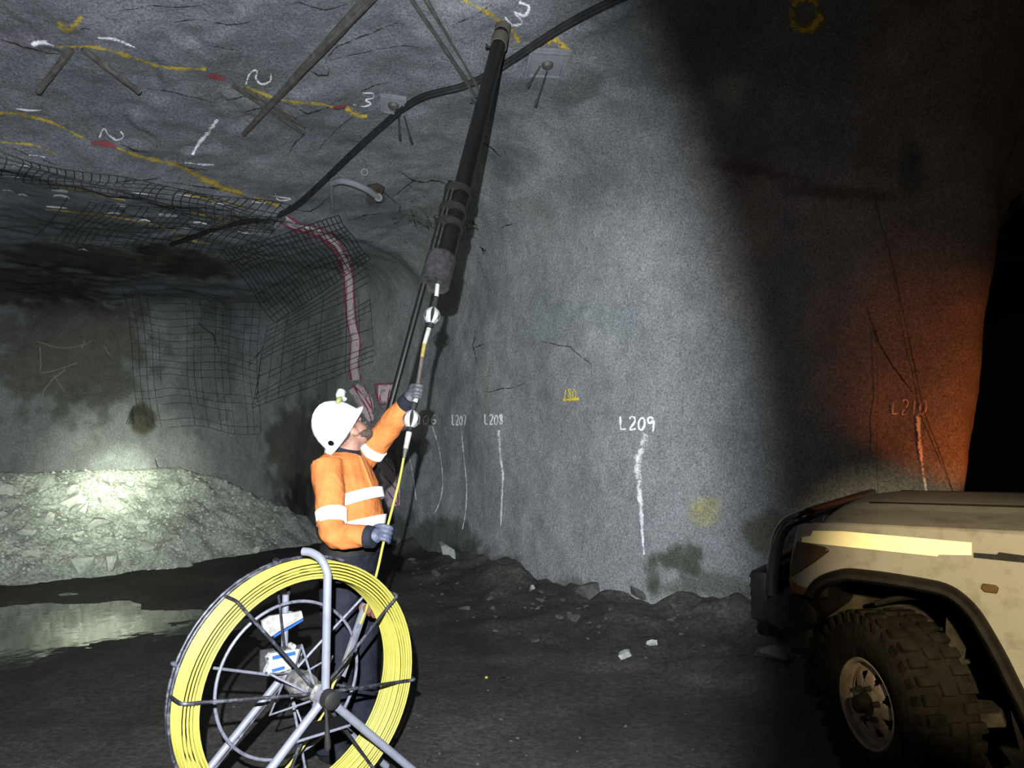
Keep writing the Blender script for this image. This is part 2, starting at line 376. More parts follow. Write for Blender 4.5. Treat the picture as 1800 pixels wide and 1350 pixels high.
# ------------------------------------------------------------------ rock shell: walls, roof, floor
PATH = [(3.75, 13), (3.62, 10), (3.5, 7), (3.42, 5.7), (3.25, 5.12), (2.9, 5.05), (2.34, 5.32), (1.86, 5.82), (1.16, 6.4), (0.5, 7.1), (-0.13, 7.9),
        (-0.585, 8.6), (-0.95, 9.1), (-1.7, 9.9), (-2.3, 10.5), (-3.0, 11.2), (-4.0, 12.3), (-5.4, 13.0), (-7.3, 13.2), (-9.0, 12.6), (-10.4, 11),
        (-10.9, 8), (-11, 4), (-11, 0)]
pp = catmull([Vector((a, b, 0)) for a, b in PATH], 40)
pa = np.array([(p.x, p.y) for p in pp]); seg = np.r_[0, np.cumsum(np.linalg.norm(np.diff(pa, axis=0), axis=1))]
def resample(step_near, step_far):
    s = [0.0]
    while s[-1] < seg[-1]:
        x = np.interp(s[-1], seg, pa[:, 0]); y = np.interp(s[-1], seg, pa[:, 1])
        fine = (y < 13.3) and (x > -9.3) and not (x > 3.3 and y > 6)
        s.append(s[-1] + (step_near if fine else step_far))
    return np.array(s[:-1])
S = resample(0.032, 0.12)
PX = np.interp(S, seg, pa[:, 0]); PY = np.interp(S, seg, pa[:, 1])
TX, TY = np.gradient(PX), np.gradient(PY); tl = np.hypot(TX, TY); NX, NY = -TY / tl, TX / tl
def wall_dist(x, y):
    d = np.full(x.shape, 1e9)
    for i in range(0, len(pa) - 8, 8):
        a, b = pa[i], pa[min(i + 8, len(pa) - 1)]; ab = b - a; L2 = ab @ ab + 1e-12
        t = np.clip(((x - a[0]) * ab[0] + (y - a[1]) * ab[1]) / L2, 0, 1)
        d = np.minimum(d, np.hypot(x - a[0] - t * ab[0], y - a[1] - t * ab[1]))
    return d
def zc(x, y):
    s = ((x + 4.3) - (y - 6.0)) / math.sqrt(2)
    z = np.where(s > 0, 4.0 + 0.27 * s - 0.022 * s * s, 4.0 - 0.015 * s)
    z = np.where(s > 6, 4.0 + 0.27 * 6 - 0.022 * 36, z)
    z = z + 0.10 * np.exp(-((s - 0.35) / 0.3) ** 2) * 0 - 0.09 * np.exp(-((s) / 0.22) ** 2)
    br = sstep(3.2, 3.9, x) * sstep(4.2, 5.6, y)
    return z * (1 - br) + 3.55 * br
def ceil_noise(P):
    P = np.asarray(P); Q = P.copy(); Q[:, 2] = 0
    warp = 0.5 * fbm(Q, 0.7, 2)
    # slabby ledges running along the diagonal of the roof
    lay = (Q[:, 0] * 0.55 + Q[:, 1] * 0.83) * 1.05 + 1.6 * warp + 0.35 * fbm(Q, 2.1, 3)
    fr = lay - np.floor(lay); saw = np.where(fr < 0.88, fr / 0.88, (1 - fr) / 0.12)
    amp = np.clip(0.55 + fbm(Q + 31, 0.5, 2), 0.1, 1.2)
    return 0.11 * fbm(Q, 0.55, 3) + 0.055 * amp * (saw - 0.5) + 0.020 * fbm(Q, 3.1, 4) + 0.006 * fbm(Q, 13.0, 3)
def wall_noise(P):
    P = np.asarray(P)
    return 0.09 * fbm(P, 0.5, 2) + 0.035 * fbm(P + 9, 1.1, 2) + 0.011 * fbm(P + 3, 3.0, 3) + 0.006 * fbm(P, 12.0, 3)

# stains: (px, py, rx, ry, rot_deg, (r,g,b) multiplier, raggedness); real dirt, damp and bare rock on the surface
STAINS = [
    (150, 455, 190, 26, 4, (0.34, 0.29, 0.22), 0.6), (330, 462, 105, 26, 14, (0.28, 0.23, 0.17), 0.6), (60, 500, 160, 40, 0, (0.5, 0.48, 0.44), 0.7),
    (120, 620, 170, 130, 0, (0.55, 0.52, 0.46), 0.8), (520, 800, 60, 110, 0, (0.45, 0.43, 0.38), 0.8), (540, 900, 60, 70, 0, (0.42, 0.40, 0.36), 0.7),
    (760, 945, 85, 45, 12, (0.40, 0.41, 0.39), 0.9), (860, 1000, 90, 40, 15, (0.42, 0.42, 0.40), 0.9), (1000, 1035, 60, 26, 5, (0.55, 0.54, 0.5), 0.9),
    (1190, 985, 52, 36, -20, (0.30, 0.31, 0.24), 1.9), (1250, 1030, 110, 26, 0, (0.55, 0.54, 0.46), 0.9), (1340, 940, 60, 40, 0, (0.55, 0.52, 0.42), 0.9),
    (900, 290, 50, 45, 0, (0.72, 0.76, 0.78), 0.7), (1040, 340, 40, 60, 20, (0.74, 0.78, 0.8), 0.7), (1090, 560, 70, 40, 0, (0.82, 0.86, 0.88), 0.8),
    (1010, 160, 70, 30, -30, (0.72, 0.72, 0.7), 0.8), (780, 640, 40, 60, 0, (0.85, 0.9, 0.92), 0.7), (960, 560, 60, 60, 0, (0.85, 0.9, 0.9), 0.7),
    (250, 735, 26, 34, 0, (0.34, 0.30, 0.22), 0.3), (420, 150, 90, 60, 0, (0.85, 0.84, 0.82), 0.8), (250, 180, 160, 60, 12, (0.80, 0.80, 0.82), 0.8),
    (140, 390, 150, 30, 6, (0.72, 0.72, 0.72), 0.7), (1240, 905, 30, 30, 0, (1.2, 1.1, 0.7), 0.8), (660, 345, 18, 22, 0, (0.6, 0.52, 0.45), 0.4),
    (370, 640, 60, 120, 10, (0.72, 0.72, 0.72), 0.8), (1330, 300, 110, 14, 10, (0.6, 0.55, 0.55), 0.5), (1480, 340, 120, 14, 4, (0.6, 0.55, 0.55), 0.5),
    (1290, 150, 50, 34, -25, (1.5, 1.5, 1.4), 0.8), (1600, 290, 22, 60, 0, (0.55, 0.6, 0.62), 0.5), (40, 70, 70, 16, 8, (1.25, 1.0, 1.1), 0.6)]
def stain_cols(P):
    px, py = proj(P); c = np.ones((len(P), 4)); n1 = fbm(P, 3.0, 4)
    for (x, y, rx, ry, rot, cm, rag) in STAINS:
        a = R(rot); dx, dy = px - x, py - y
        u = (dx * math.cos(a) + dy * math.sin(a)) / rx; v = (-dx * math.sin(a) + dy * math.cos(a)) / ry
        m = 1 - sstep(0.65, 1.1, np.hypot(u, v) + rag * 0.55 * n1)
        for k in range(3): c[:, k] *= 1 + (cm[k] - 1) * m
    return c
def surface(name, P, nu, nv, m, stains=True, flip=False):
    f = []
    idx = np.arange(nu * nv).reshape(nu, nv)
    a, b, c, d = idx[:-1, :-1].ravel(), idx[1:, :-1].ravel(), idx[1:, 1:].ravel(), idx[:-1, 1:].ravel()
    F = np.stack([a, d, c, b] if flip else [a, b, c, d], 1)
    me = bpy.data.meshes.new(name); me.vertices.add(len(P)); me.vertices.foreach_set('co', P.ravel())
    me.loops.add(F.size); me.polygons.add(len(F)); me.loops.foreach_set('vertex_index', F.ravel().astype(np.int32))
    me.polygons.foreach_set('loop_start', np.arange(0, F.size, 4, dtype=np.int32)); me.polygons.foreach_set('loop_total', np.full(len(F), 4, np.int32))
    me.update(calc_edges=True); me.materials.append(m); me.polygons.foreach_set('use_smooth', [True] * len(F))
    ca = me.color_attributes.new('stain_tint', 'FLOAT_COLOR', 'POINT')
    ca.data.foreach_set('color', (stain_cols(P) if stains else np.ones((len(P), 4))).astype(np.float32).ravel())
    o = bpy.data.objects.new(name, me); col.objects.link(o); tag(o, kind='structure'); return o, F

def wall_part(name, i0, i1):
    xs, ys, nx, ny = PX[i0:i1], PY[i0:i1], NX[i0:i1], NY[i0:i1]
    r = np.interp(-xs, [-3.0, -1.2, 0.3, 2.0, 3.5], [1.25, 1.2, 1.0, 0.45, 0.45])
    r = np.where((xs > 3.3), 0.7, r)
    zt = zc(xs + nx * r, ys + ny * r) + 0.02
    nz, na, ne = 96, 34, 10
    rows = []
    for k in range(nz):
        t = k / nz; z = -0.35 + (zt - r + 0.35) * t; rows.append((np.zeros_like(z), z))
    for k in range(na):
        ph = k / (na - 1) * math.pi / 2; rows.append((r * (1 - math.cos(ph)), zt - r + r * math.sin(ph)))
    for k in range(1, ne + 1): rows.append((r + 0.05 * k, zt + 0.012 * k))
    P = np.zeros((len(xs), len(rows), 3)); W = np.zeros((len(xs), len(rows)))
    for k, (o, z) in enumerate(rows):
        lean = 0.19 * (z - 1.2) * np.clip(1 - np.abs(xs - 3.4) / 0.8, 0, 1)
        foot = 0.12 * np.clip(0.9 - z, 0, 1) ** 2
        P[:, k, 0] = xs + nx * (o + foot) + lean; P[:, k, 1] = ys + ny * (o + foot); P[:, k, 2] = z
        W[:, k] = np.clip(k - nz + 6, 0, na * 0.9) / (na * 0.9)
    nu, nv = P.shape[:2]; P = P.reshape(-1, 3); W = W.reshape(-1)
    dv = wall_noise(P); dc = ceil_noise(P)
    NXr, NYr = np.repeat(nx, nv), np.repeat(ny, nv)
    P[:, 0] += NXr * dv * (1 - W); P[:, 1] += NYr * dv * (1 - W); P[:, 2] += dc * W
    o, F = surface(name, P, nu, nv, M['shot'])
    c = stain_cols(P); k = 1 - 0.40 * sstep(-0.1, 1.0, W + 0.45 * fbm(P, 1.6, 3)); c[:, :3] *= k[:, None]     # wall colour darkened up the arch to blend into the roof colour
    o.data.color_attributes['stain_tint'].data.foreach_set('color', c.astype(np.float32).ravel()); return o, F
split = int(np.argmin(np.hypot(PX + 2.3, PY - 10.5)))
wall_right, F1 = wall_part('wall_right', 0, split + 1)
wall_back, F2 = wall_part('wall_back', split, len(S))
gx = np.r_[np.arange(-12, -9, 0.12), np.arange(-9, 3.4, 0.036), np.arange(3.4, 8, 0.12)]
gy = np.r_[np.arange(-2, 3.2, 0.12), np.arange(3.2, 9, 0.036), np.arange(9, 14, 0.08)]
X, Y = np.meshgrid(gx, gy, indexing='ij'); P = np.stack([X.ravel(), Y.ravel(), np.zeros(X.size)], 1)
P[:, 2] = zc(P[:, 0], P[:, 1]) + 0.02 + ceil_noise(P)
dw = wall_dist(P[:, 0], P[:, 1]); P[:, 2] += 0.06 * (1 - sstep(0.2, 0.6, dw))
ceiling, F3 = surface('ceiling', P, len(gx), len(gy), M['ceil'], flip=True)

# floor with bank of spilled fines along the foot of the wall, wheel ruts and a puddle hollow
def floor_z(x, y):
    Q = np.stack([x, y, np.zeros_like(x)], 1); d = wall_dist(x, y)
    z = 0.05 * fbm(Q, 0.45, 2) + 0.012 * fbm(Q, 2.5, 3) + 0.004 * fbm(Q, 11, 3)
    bank = np.clip(1.35 + 0.45 * fbm(Q + 4, 0.8, 3) - d, 0, 2) * sstep(-2.6, -1.0, x)
    z = z + 0.26 * bank * (0.8 + 0.35 * fbm(Q, 2.2, 3)) * np.where(bank > 0, 1, 0)
    u, v = (x + 4.2) / 2.2, (y - 6.2) / 1.15; e = np.hypot(u * 1.12, v * 1.1) + 0.42 * fbm(Q, 1.1, 5)
    z = z * (1 - 0.8 * (1 - sstep(0.8, 1.3, e))) - 0.055 * (1 - sstep(0.62, 1.12, e))
    flat = np.exp(-((x + 0.8) ** 2 + (y - 3.2) ** 2) / 0.9) + np.exp(-((x - 1.9) ** 2 + (y - 3.0) ** 2) / 1.2)
    return z * (1 - np.clip(flat, 0, 1) * 0.9)
gx = np.r_[np.arange(-12, -6.5, 0.12), np.arange(-6.5, 3.4, 0.036), np.arange(3.4, 8, 0.15)]
gy = np.r_[np.arange(-2, 1.6, 0.12), np.arange(1.6, 8.6, 0.036), np.arange(8.6, 14, 0.09)]
X, Y = np.meshgrid(gx, gy, indexing='ij'); P = np.stack([X.ravel(), Y.ravel(), np.zeros(X.size)], 1); P[:, 2] = floor_z(P[:, 0], P[:, 1])
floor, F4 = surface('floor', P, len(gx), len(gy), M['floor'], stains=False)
ca = floor.data.color_attributes['stain_tint']; Q = P.copy(); Q[:, 2] = 0
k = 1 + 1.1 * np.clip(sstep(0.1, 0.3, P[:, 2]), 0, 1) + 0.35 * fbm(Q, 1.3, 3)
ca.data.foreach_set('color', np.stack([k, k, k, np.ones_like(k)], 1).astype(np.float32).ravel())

def bvh(objs):
    V = []; FF = []; own = []
    for o, f in objs:
        n = len(o.data.vertices); co = np.empty(n * 3); o.data.vertices.foreach_get('co', co)
        b = len(V); V += [tuple(q) for q in co.reshape(-1, 3)]; FF += [tuple(q) for q in (f + b).tolist()]; own += [o] * len(f)
    return BVHTree.FromPolygons(V, FF), own
BV, OWN = bvh([(wall_right, F1), (wall_back, F2), (ceiling, F3)])
BF, _o = bvh([(floor, F4)])
def hit(px, py):
    d = ray(px, py).normalized(); p, n, i, t = BV.ray_cast(EYE, d)
    if p is None: return None
    if n.dot(d) > 0: n = -n
    return p, n, OWN[i], d
def ground(x, y):
    p = BF.ray_cast(Vector((x, y, 3)), Vector((0, 0, -1)))[0]; return p.z if p else 0.0

# water lying in the hollow
pw = []
for k in range(90):
    t = 2 * math.pi * k / 90; pw.append((-4.2 + 2.6 * math.cos(t), 6.2 + 1.42 * math.sin(t), -0.030))
puddle = mesh_obj('puddle', pw + [(-4.2, 6.2, -0.030)], [(i, (i + 1) % 90, 90) for i in range(90)], M['water'])
tag(puddle, 'shallow dark puddle on the road, mirroring the lit rubble bank', 'puddle')

# ------------------------------------------------------------------ sprayed marks and cracks, laid on the rock as parts of it
def ribbon(name, pts, wpx, m, off=0.014, cols=4, step=5.0, sm=True, label=None, taper=False):
    if m is M['redline']: off = 0.032      # crimson outlines lie over the pale paint
    P = [Vector((a, b, 0)) for a, b in pts]
    if sm and len(P) > 2: P = catmull(P, 6)
    L = [0]
    for i in range(1, len(P)): L.append(L[-1] + (P[i] - P[i - 1]).length)
    n = max(3, int(L[-1] / step) + 1); Q = []
    ws = wpx if hasattr(wpx, '__len__') else [wpx, wpx]
    for i in range(n):
        s = L[-1] * i / (n - 1)
        Q.append(Vector((np.interp(s, L, [p.x for p in P]), np.interp(s, L, [p.y for p in P]), 0)))
    v = []; uv = []; ok = []; own = {}
    for i, q in enumerate(Q):
        t = (Q[min(i + 1, n - 1)] - Q[max(i - 1, 0)]); t = t.normalized() if t.length > 0 else Vector((1, 0, 0)); nn = Vector((-t.y, t.x, 0))
        wd = np.interp(i / (n - 1), np.linspace(0, 1, len(ws)), ws)
        if taper: wd *= 0.35 + 0.65 * math.sin(math.pi * min(max(i / (n - 1), 0.03), 0.97))
        for c in range(cols + 1):
            a = (c / cols - 0.5) * wd; h = hit(q.x + nn.x * a, q.y + nn.y * a)
            if h is None: v.append(Vector((0, 0, -5))); ok.append(False)
            else: v.append(h[0] - h[3] * off); ok.append(True); own[h[2]] = own.get(h[2], 0) + 1
            uv.append((i / (n - 1) * L[-1] / 40, c / cols))
    f = []
    for i in range(n - 1):
        for c in range(cols):
            q = (i * (cols + 1) + c, i * (cols + 1) + c + 1, (i + 1) * (cols + 1) + c + 1, (i + 1) * (cols + 1) + c)
            if all(ok[k] for k in q) and max((v[q[0]] - v[q[2]]).length, (v[q[1]] - v[q[3]]).length) < 0.5: f.append(q)
    if not f: return None
    par = max(own, key=own.get)
    o = mesh_obj(name, v, f, m, par, True, 180)
    u = o.data.uv_layers.new(name='UVMap')
    for lp in o.data.loops: u.data[lp.index].uv = uv[lp.vertex_index]
    # drop unused verts
    bm = bmesh.new(); bm.from_mesh(o.data); bmesh.ops.delete(bm, geom=[q for q in bm.verts if not q.link_faces], context='VERTS'); bm.to_mesh(o.data); bm.free()
    if label: o['label'] = label
    return o
def merge(objs, name, label=None):
    objs = [o for o in objs if o]
    if not objs: return None
    bm = bmesh.new(); par = objs[0].parent
    for o in objs: bm.from_mesh(o.data)
    me = bpy.data.meshes.new(name); bm.to_mesh(me); bm.free(); me.materials.append(objs[0].data.materials[0])
    for o in objs: bpy.data.objects.remove(o)
    o = bpy.data.objects.new(name, me); col.objects.link(o); o.parent = par
    if label: o['label'] = label
    return o
GL = {'L': [[(0.1, 0), (0.15, 1), (0.8, 0.95)]], '2': [[(0.1, 0.2), (0.4, 0), (0.8, 0.15), (0.75, 0.45), (0.15, 1), (0.9, 0.95)]],
      '0': [[(0.5, 0.1), (0.1, 0.45), (0.2, 0.95), (0.6, 1), (0.9, 0.6), (0.75, 0.15), (0.5, 0.1)]],
      '6': [[(0.7, 0), (0.25, 0.4), (0.2, 0.9), (0.6, 1), (0.85, 0.7), (0.5, 0.5), (0.22, 0.7)]],
      '7': [[(0.1, 0.1), (0.85, 0.05), (0.7, 0.5), (0.55, 1)]], '1': [[(0.5, 0), (0.5, 1)]],
      '8': [[(0.75, 0.15), (0.35, 0.02), (0.2, 0.25), (0.7, 0.6), (0.75, 0.9), (0.35, 1), (0.2, 0.75), (0.65, 0.4), (0.75, 0.15)]],
      '9': [[(0.85, 0.2), (0.4, 0.05), (0.1, 0.3), (0.4, 0.55), (0.8, 0.3), (0.88, 0.5), (0.8, 1.15)]],
      '3': [[(0.15, 0.1), (0.6, 0), (0.8, 0.25), (0.45, 0.48), (0.85, 0.7), (0.6, 1), (0.1, 0.9)]],
      'C': [[(0.9, 0.15), (0.5, 0), (0.1, 0.5), (0.5, 1), (0.9, 0.85)]], 'A': [[(0.05, 1), (0.5, 0), (0.95, 1)], [(0.25, 0.65), (0.75, 0.65)]],
      '4': [[(0.6, 1), (0.6, 0), (0.05, 0.65), (0.95, 0.65)]]}
def writing(text, x0, y0, x1, y1, wpx, m, label, skew=0.0):
    n = len(text); cw = (x1 - x0) / n; obs = []
    for i, ch in enumerate(text):
        for st in GL[ch]:
            pts = [(x0 + cw * (i + 0.06 + 0.86 * a) + skew * (1 - b) * (y1 - y0), y0 + (y1 - y0) * b) for a, b in st]
            if len(pts) == 2: pts.insert(1, ((pts[0][0] + pts[1][0]) / 2, (pts[0][1] + pts[1][1]) / 2))
            obs.append(ribbon('stroke', pts, wpx, m, cols=2, step=3.0, sm=len(pts) > 3))
    return merge(obs, 'painted_number', label)
writing('L206', 715, 729, 769, 745, 3.6, M['numwhite'], 'sprayed white number L206 partly behind the rod string')
writing('L207', 794, 729, 820, 747, 3.2, M['numwhite'], 'sprayed white number L207')
writing('L208', 851, 728, 885, 746, 3.8, M['numwhite'], 'sprayed white number L208')
writing('L209', 1088, 732, 1152, 755, 5.6, M['numwhite'], 'large sprayed white number L209')
writing('L210', 1566, 702, 1630, 728, 5.5, M['thinwhite'], 'faint white number L210 near the dark opening', 0.1)
for nm, pts, wd, mm in [('L205', [(712, 775), (722, 815), (728, 850), (731, 878)], 4, 'thinwhite'), ('L206', [(760, 750), (772, 790), (778, 840), (775, 875), (763, 905)], 4.5, 'thinwhite'),
                    ('L207', [(811, 754), (815, 800), (820, 850), (819, 895), (813, 930)], 4.2, 'thinwhite'), ('L208', [(877, 756), (879, 800), (884, 835), (882, 880), (880, 925)], [12, 10, 9, 7, 5], 'white'),
                    ('L209', [(1135, 763), (1127, 790), (1119, 818), (1123, 850), (1127, 900), (1130, 950), (1132, 975)], [30, 28, 23, 19, 15, 11, 7], 'white'),
                    ('L210', [(1613, 730), (1618, 790), (1626, 850), (1634, 890)], [16, 15, 14, 11], 'thinwhite')]:
    ribbon('painted_line', pts, wd, M[mm], label='sprayed white vertical line under number ' + nm)
# small yellow lettering with a bar under it
merge([ribbon('s', [(994, 685), (993, 701)], 3, M['numyellow'], cols=2, step=3)] +
      [ribbon('s', [(998 + 8 * k + a * 7, 683 + b * 17) for a, b in GL[c][0]], 2.6, M['numyellow'], cols=2, step=2.5) for k, c in enumerate('80')] +
      [ribbon('s', [(990, 703), (1018, 701)], 7, M['numyellow'], cols=3, step=3)], 'painted_number', 'small yellow sprayed 180 with a bar beneath')
# roof marks
for pts, wd, mm in [
        ([(98, 83), (150, 82), (190, 88), (235, 102), (290, 118), (362, 122)], [8, 12, 20, 13, 13, 12], 'yellow'),
        ([(430, 152), (470, 168), (520, 180), (560, 182), (585, 188)], [16, 18, 12, 14, 12], 'yellow'), ([(608, 190), (625, 200), (645, 205)], [16, 26, 16], 'yellow2'),
        ([(0, 198), (40, 202), (90, 215), (150, 245)], [14, 16, 13, 10], 'yellow'), ([(205, 260), (250, 276), (310, 290), (345, 308), (390, 328), (440, 345), (490, 362)], [10, 16, 20, 24, 22, 18, 10], 'yellow'),
        ([(0, 250), (60, 255), (100, 272)], [8, 10, 7], 'yellow'), ([(90, 322), (150, 336), (220, 352)], [7, 8, 7], 'yellow'), ([(80, 368), (180, 378), (270, 395), (330, 415)], [7, 8, 8, 7], 'yellow'),
        ([(320, 340), (370, 350), (430, 362)], [8, 12, 10], 'yellow'), ([(330, 372), (400, 388), (440, 402)], [8, 12, 8], 'yellow'), ([(310, 418), (370, 430)], [14, 8], 'yellow'),
        ([(100, 40), (120, 52), (145, 30)], [24, 30, 18], 'yellow'), ([(815, 0), (850, 18), (885, 42), (905, 60), (912, 75)], [18, 20, 24, 20, 16], 'yellow'),
        ([(955, 75), (978, 72), (1000, 88)], [20, 26, 18], 'yellow2'), ([(1228, 890), (1248, 914)], [30, 30], 'faintyellow')]:
    ribbon('yellow_paint_line', pts, [q * 1.25 for q in wd], M[mm], label={'yellow': 'yellow sprayed line on the rock', 'faintyellow': 'faded yellow sprayed smudge low on the wall'}.get(mm, 'bright yellow sprayed patch'))
ribbon('yellow_paint_ring', [(1415 + 24 * math.cos(t), 25 + 28 * math.sin(t)) for t in np.linspace(0, 2 * math.pi, 14)], 38, M['yellow2'], label='yellow sprayed ring high on the dark wall')
for pts, wd in [([(366, 132), (380, 136), (396, 140)], [16, 24, 14]), ([(160, 252), (182, 252), (205, 258)], [10, 20, 12]), ([(585, 190), (600, 188), (612, 185)], [8, 12, 8])]:
    ribbon('red_paint_patch', pts, wd, M['red'], label='dark red sprayed patch on the roof')
def scrib(pts, wd, mm='white', lab='white sprayed figure on the roof'): return ribbon('white_paint_mark', pts, wd, M[mm], cols=3, step=3.5, label=lab)
scrib([(432, 148), (440, 128), (452, 124), (450, 138), (460, 148), (475, 142), (476, 130)], 9)
scrib([(621, 184), (640, 187), (652, 182), (642, 176), (656, 172), (655, 164), (638, 164)], 6)
scrib([(888, 30), (900, 44), (918, 40), (905, 22), (922, 28), (930, 12), (912, 4)], 12)
scrib([(175, 242), (182, 226), (190, 236), (205, 246), (217, 240), (212, 231)], 7)
scrib([(382, 210), (368, 230), (350, 252), (338, 272)], [12, 16, 14, 10], 'thinwhite'); scrib([(325, 285), (345, 288), (376, 290)], [8, 10, 9])
scrib([(470, 342), (490, 346), (512, 350), (490, 352), (484, 340)], 5); scrib([(172, 66), (205, 70), (238, 84)], [8, 13, 6]); scrib([(55, 78), (75, 74), (95, 82)], [16, 20, 10], 'thinwhite')
for (x, y, a, b) in [(14, 335, 10, 5), (40, 343, 8, 5), (105, 335, 14, 8), (108, 345, 14, 7), (100, 364, 18, 5), (65, 274, 14, 4), (45, 293, 22, 3), (207, 360, 16, 8), (200, 376, 16, 5), (295, 378, 16, 10), (255, 388, 10, 4),
                     (322, 345, 18, 6), (388, 358, 16, 6), (455, 355, 12, 5), (352, 392, 12, 5), (325, 402, 14, 5), (380, 410, 14, 5), (428, 408, 10, 4), (248, 340, 16, 4), (20, 310, 14, 4), (50, 192, 22, 5), (147, 440, 9, 4)]:
    scrib([(x - a, y - 1), (x, y + rnd.uniform(-2, 2)), (x + a, y + 2)], [b, b * 1.4, b])
# pink and white band with crimson borders that follows the brow, and the two sprayed boards beside it
band = [(500, 385), (520, 398), (550, 405), (578, 418), (600, 445), (612, 485), (615, 530), (618, 565), (625, 600), (622, 640), (626, 668)]
ribbon('pink_paint_band', band, [12, 12, 14, 19, 21, 17, 13, 13, 20, 15, 15], M['pink'], label='pale pink sprayed band down the brow of the wall')
for s in (-1, 1):
    ribbon('crimson_border', [(x + s * (7 if i < 4 else 8), y + (s * -5 if i < 4 else 0)) for i, (x, y) in enumerate(band)], [5, 5, 6, 6, 6, 5, 4, 4, 4, 4, 4] if s > 0 else [5, 6, 9, 12, 9, 6, 5, 4, 4, 4, 4], M['redline'], label='crimson sprayed border of the pink band')
ribbon('pale_patch', [(622, 680), (640, 705), (652, 740)], [22, 30, 10], M['pink'], label='pale sprayed patch under the pink band')
for pts in ([(620, 676), (634, 700), (648, 724), (654, 745)], [(640, 676), (652, 705), (655, 728)], [(622, 678), (640, 697), (655, 722)]): ribbon('crimson_border', pts, 3.5, M['redline'], cols=2)
ribbon('pale_board', [(665, 692), (694, 692)], [32, 34], M['pink'], label='pale sprayed panel lettered in crimson')
for pts in ([(658, 676), (693, 674)], [(658, 676), (664, 700), (671, 720)]): ribbon('crimson_border', pts, 5, M['redline'], cols=2)
writing('CA', 666, 684, 692, 712, 3.4, M['redline'], 'crimson letters CA on the pale panel')
ribbon('pale_patch', [(672, 808), (685, 845), (692, 890)], [28, 34, 22], M['pink'], label='pale sprayed patch with crimson hatching low beside the worker')
for pts in ([(690, 790), (697, 830), (700, 885)], [(668, 800), (692, 830)], [(674, 835), (698, 862)], [(680, 862), (700, 890)]): ribbon('crimson_border', pts, 3, M['redline'], cols=2)
# cracks, their shade painted as thin dark strips
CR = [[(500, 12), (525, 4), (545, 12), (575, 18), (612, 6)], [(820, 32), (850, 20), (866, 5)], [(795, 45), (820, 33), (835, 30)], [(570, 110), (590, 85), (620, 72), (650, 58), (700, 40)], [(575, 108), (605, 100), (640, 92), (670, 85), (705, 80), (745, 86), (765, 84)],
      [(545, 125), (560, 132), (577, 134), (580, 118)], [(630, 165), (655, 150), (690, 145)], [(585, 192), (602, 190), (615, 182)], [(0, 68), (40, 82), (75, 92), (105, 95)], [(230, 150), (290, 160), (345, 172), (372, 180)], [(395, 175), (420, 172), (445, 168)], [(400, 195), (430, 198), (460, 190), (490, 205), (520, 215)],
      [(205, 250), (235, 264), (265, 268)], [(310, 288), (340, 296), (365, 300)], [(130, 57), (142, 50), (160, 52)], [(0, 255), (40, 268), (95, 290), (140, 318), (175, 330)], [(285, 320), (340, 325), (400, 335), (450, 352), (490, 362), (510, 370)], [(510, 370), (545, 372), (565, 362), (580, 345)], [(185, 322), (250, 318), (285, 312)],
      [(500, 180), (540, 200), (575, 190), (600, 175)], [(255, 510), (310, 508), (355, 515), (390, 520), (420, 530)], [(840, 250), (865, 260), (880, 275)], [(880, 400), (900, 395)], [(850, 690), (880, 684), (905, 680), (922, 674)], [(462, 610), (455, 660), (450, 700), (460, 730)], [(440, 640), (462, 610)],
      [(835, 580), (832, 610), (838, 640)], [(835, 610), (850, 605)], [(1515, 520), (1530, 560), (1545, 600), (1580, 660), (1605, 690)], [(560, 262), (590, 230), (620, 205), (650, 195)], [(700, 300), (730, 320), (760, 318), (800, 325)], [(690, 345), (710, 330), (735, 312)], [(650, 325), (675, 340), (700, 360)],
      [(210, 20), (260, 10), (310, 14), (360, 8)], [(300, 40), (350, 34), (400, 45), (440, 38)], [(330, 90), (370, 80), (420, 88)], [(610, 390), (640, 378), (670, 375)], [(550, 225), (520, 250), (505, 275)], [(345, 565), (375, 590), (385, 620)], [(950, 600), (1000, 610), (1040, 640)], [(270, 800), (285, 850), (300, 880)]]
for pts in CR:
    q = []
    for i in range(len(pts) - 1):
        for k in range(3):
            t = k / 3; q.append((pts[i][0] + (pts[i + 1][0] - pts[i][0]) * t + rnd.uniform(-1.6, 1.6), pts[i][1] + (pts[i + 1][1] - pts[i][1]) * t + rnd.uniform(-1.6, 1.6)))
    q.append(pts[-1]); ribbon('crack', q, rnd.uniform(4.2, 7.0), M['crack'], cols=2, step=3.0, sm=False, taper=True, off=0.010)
# torn sprayed concrete where the roof meets the wall: many short bars
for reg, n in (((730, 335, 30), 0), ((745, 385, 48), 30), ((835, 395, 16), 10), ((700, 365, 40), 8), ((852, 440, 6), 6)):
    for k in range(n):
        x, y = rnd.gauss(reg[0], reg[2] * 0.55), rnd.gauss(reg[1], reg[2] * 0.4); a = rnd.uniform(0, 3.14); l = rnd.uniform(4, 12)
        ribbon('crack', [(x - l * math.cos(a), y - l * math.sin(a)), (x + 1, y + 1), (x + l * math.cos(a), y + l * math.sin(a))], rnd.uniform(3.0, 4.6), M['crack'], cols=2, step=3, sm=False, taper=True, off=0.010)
for k in range(14):
    ribbon('perforation', [(755 + (k % 3) * 5 + (k // 3), 105 + (k // 3) * 7), (756 + (k % 3) * 5 + (k // 3), 109 + (k // 3) * 7)], 2.6, M['crack'], cols=1, step=2, sm=False, off=0.01)

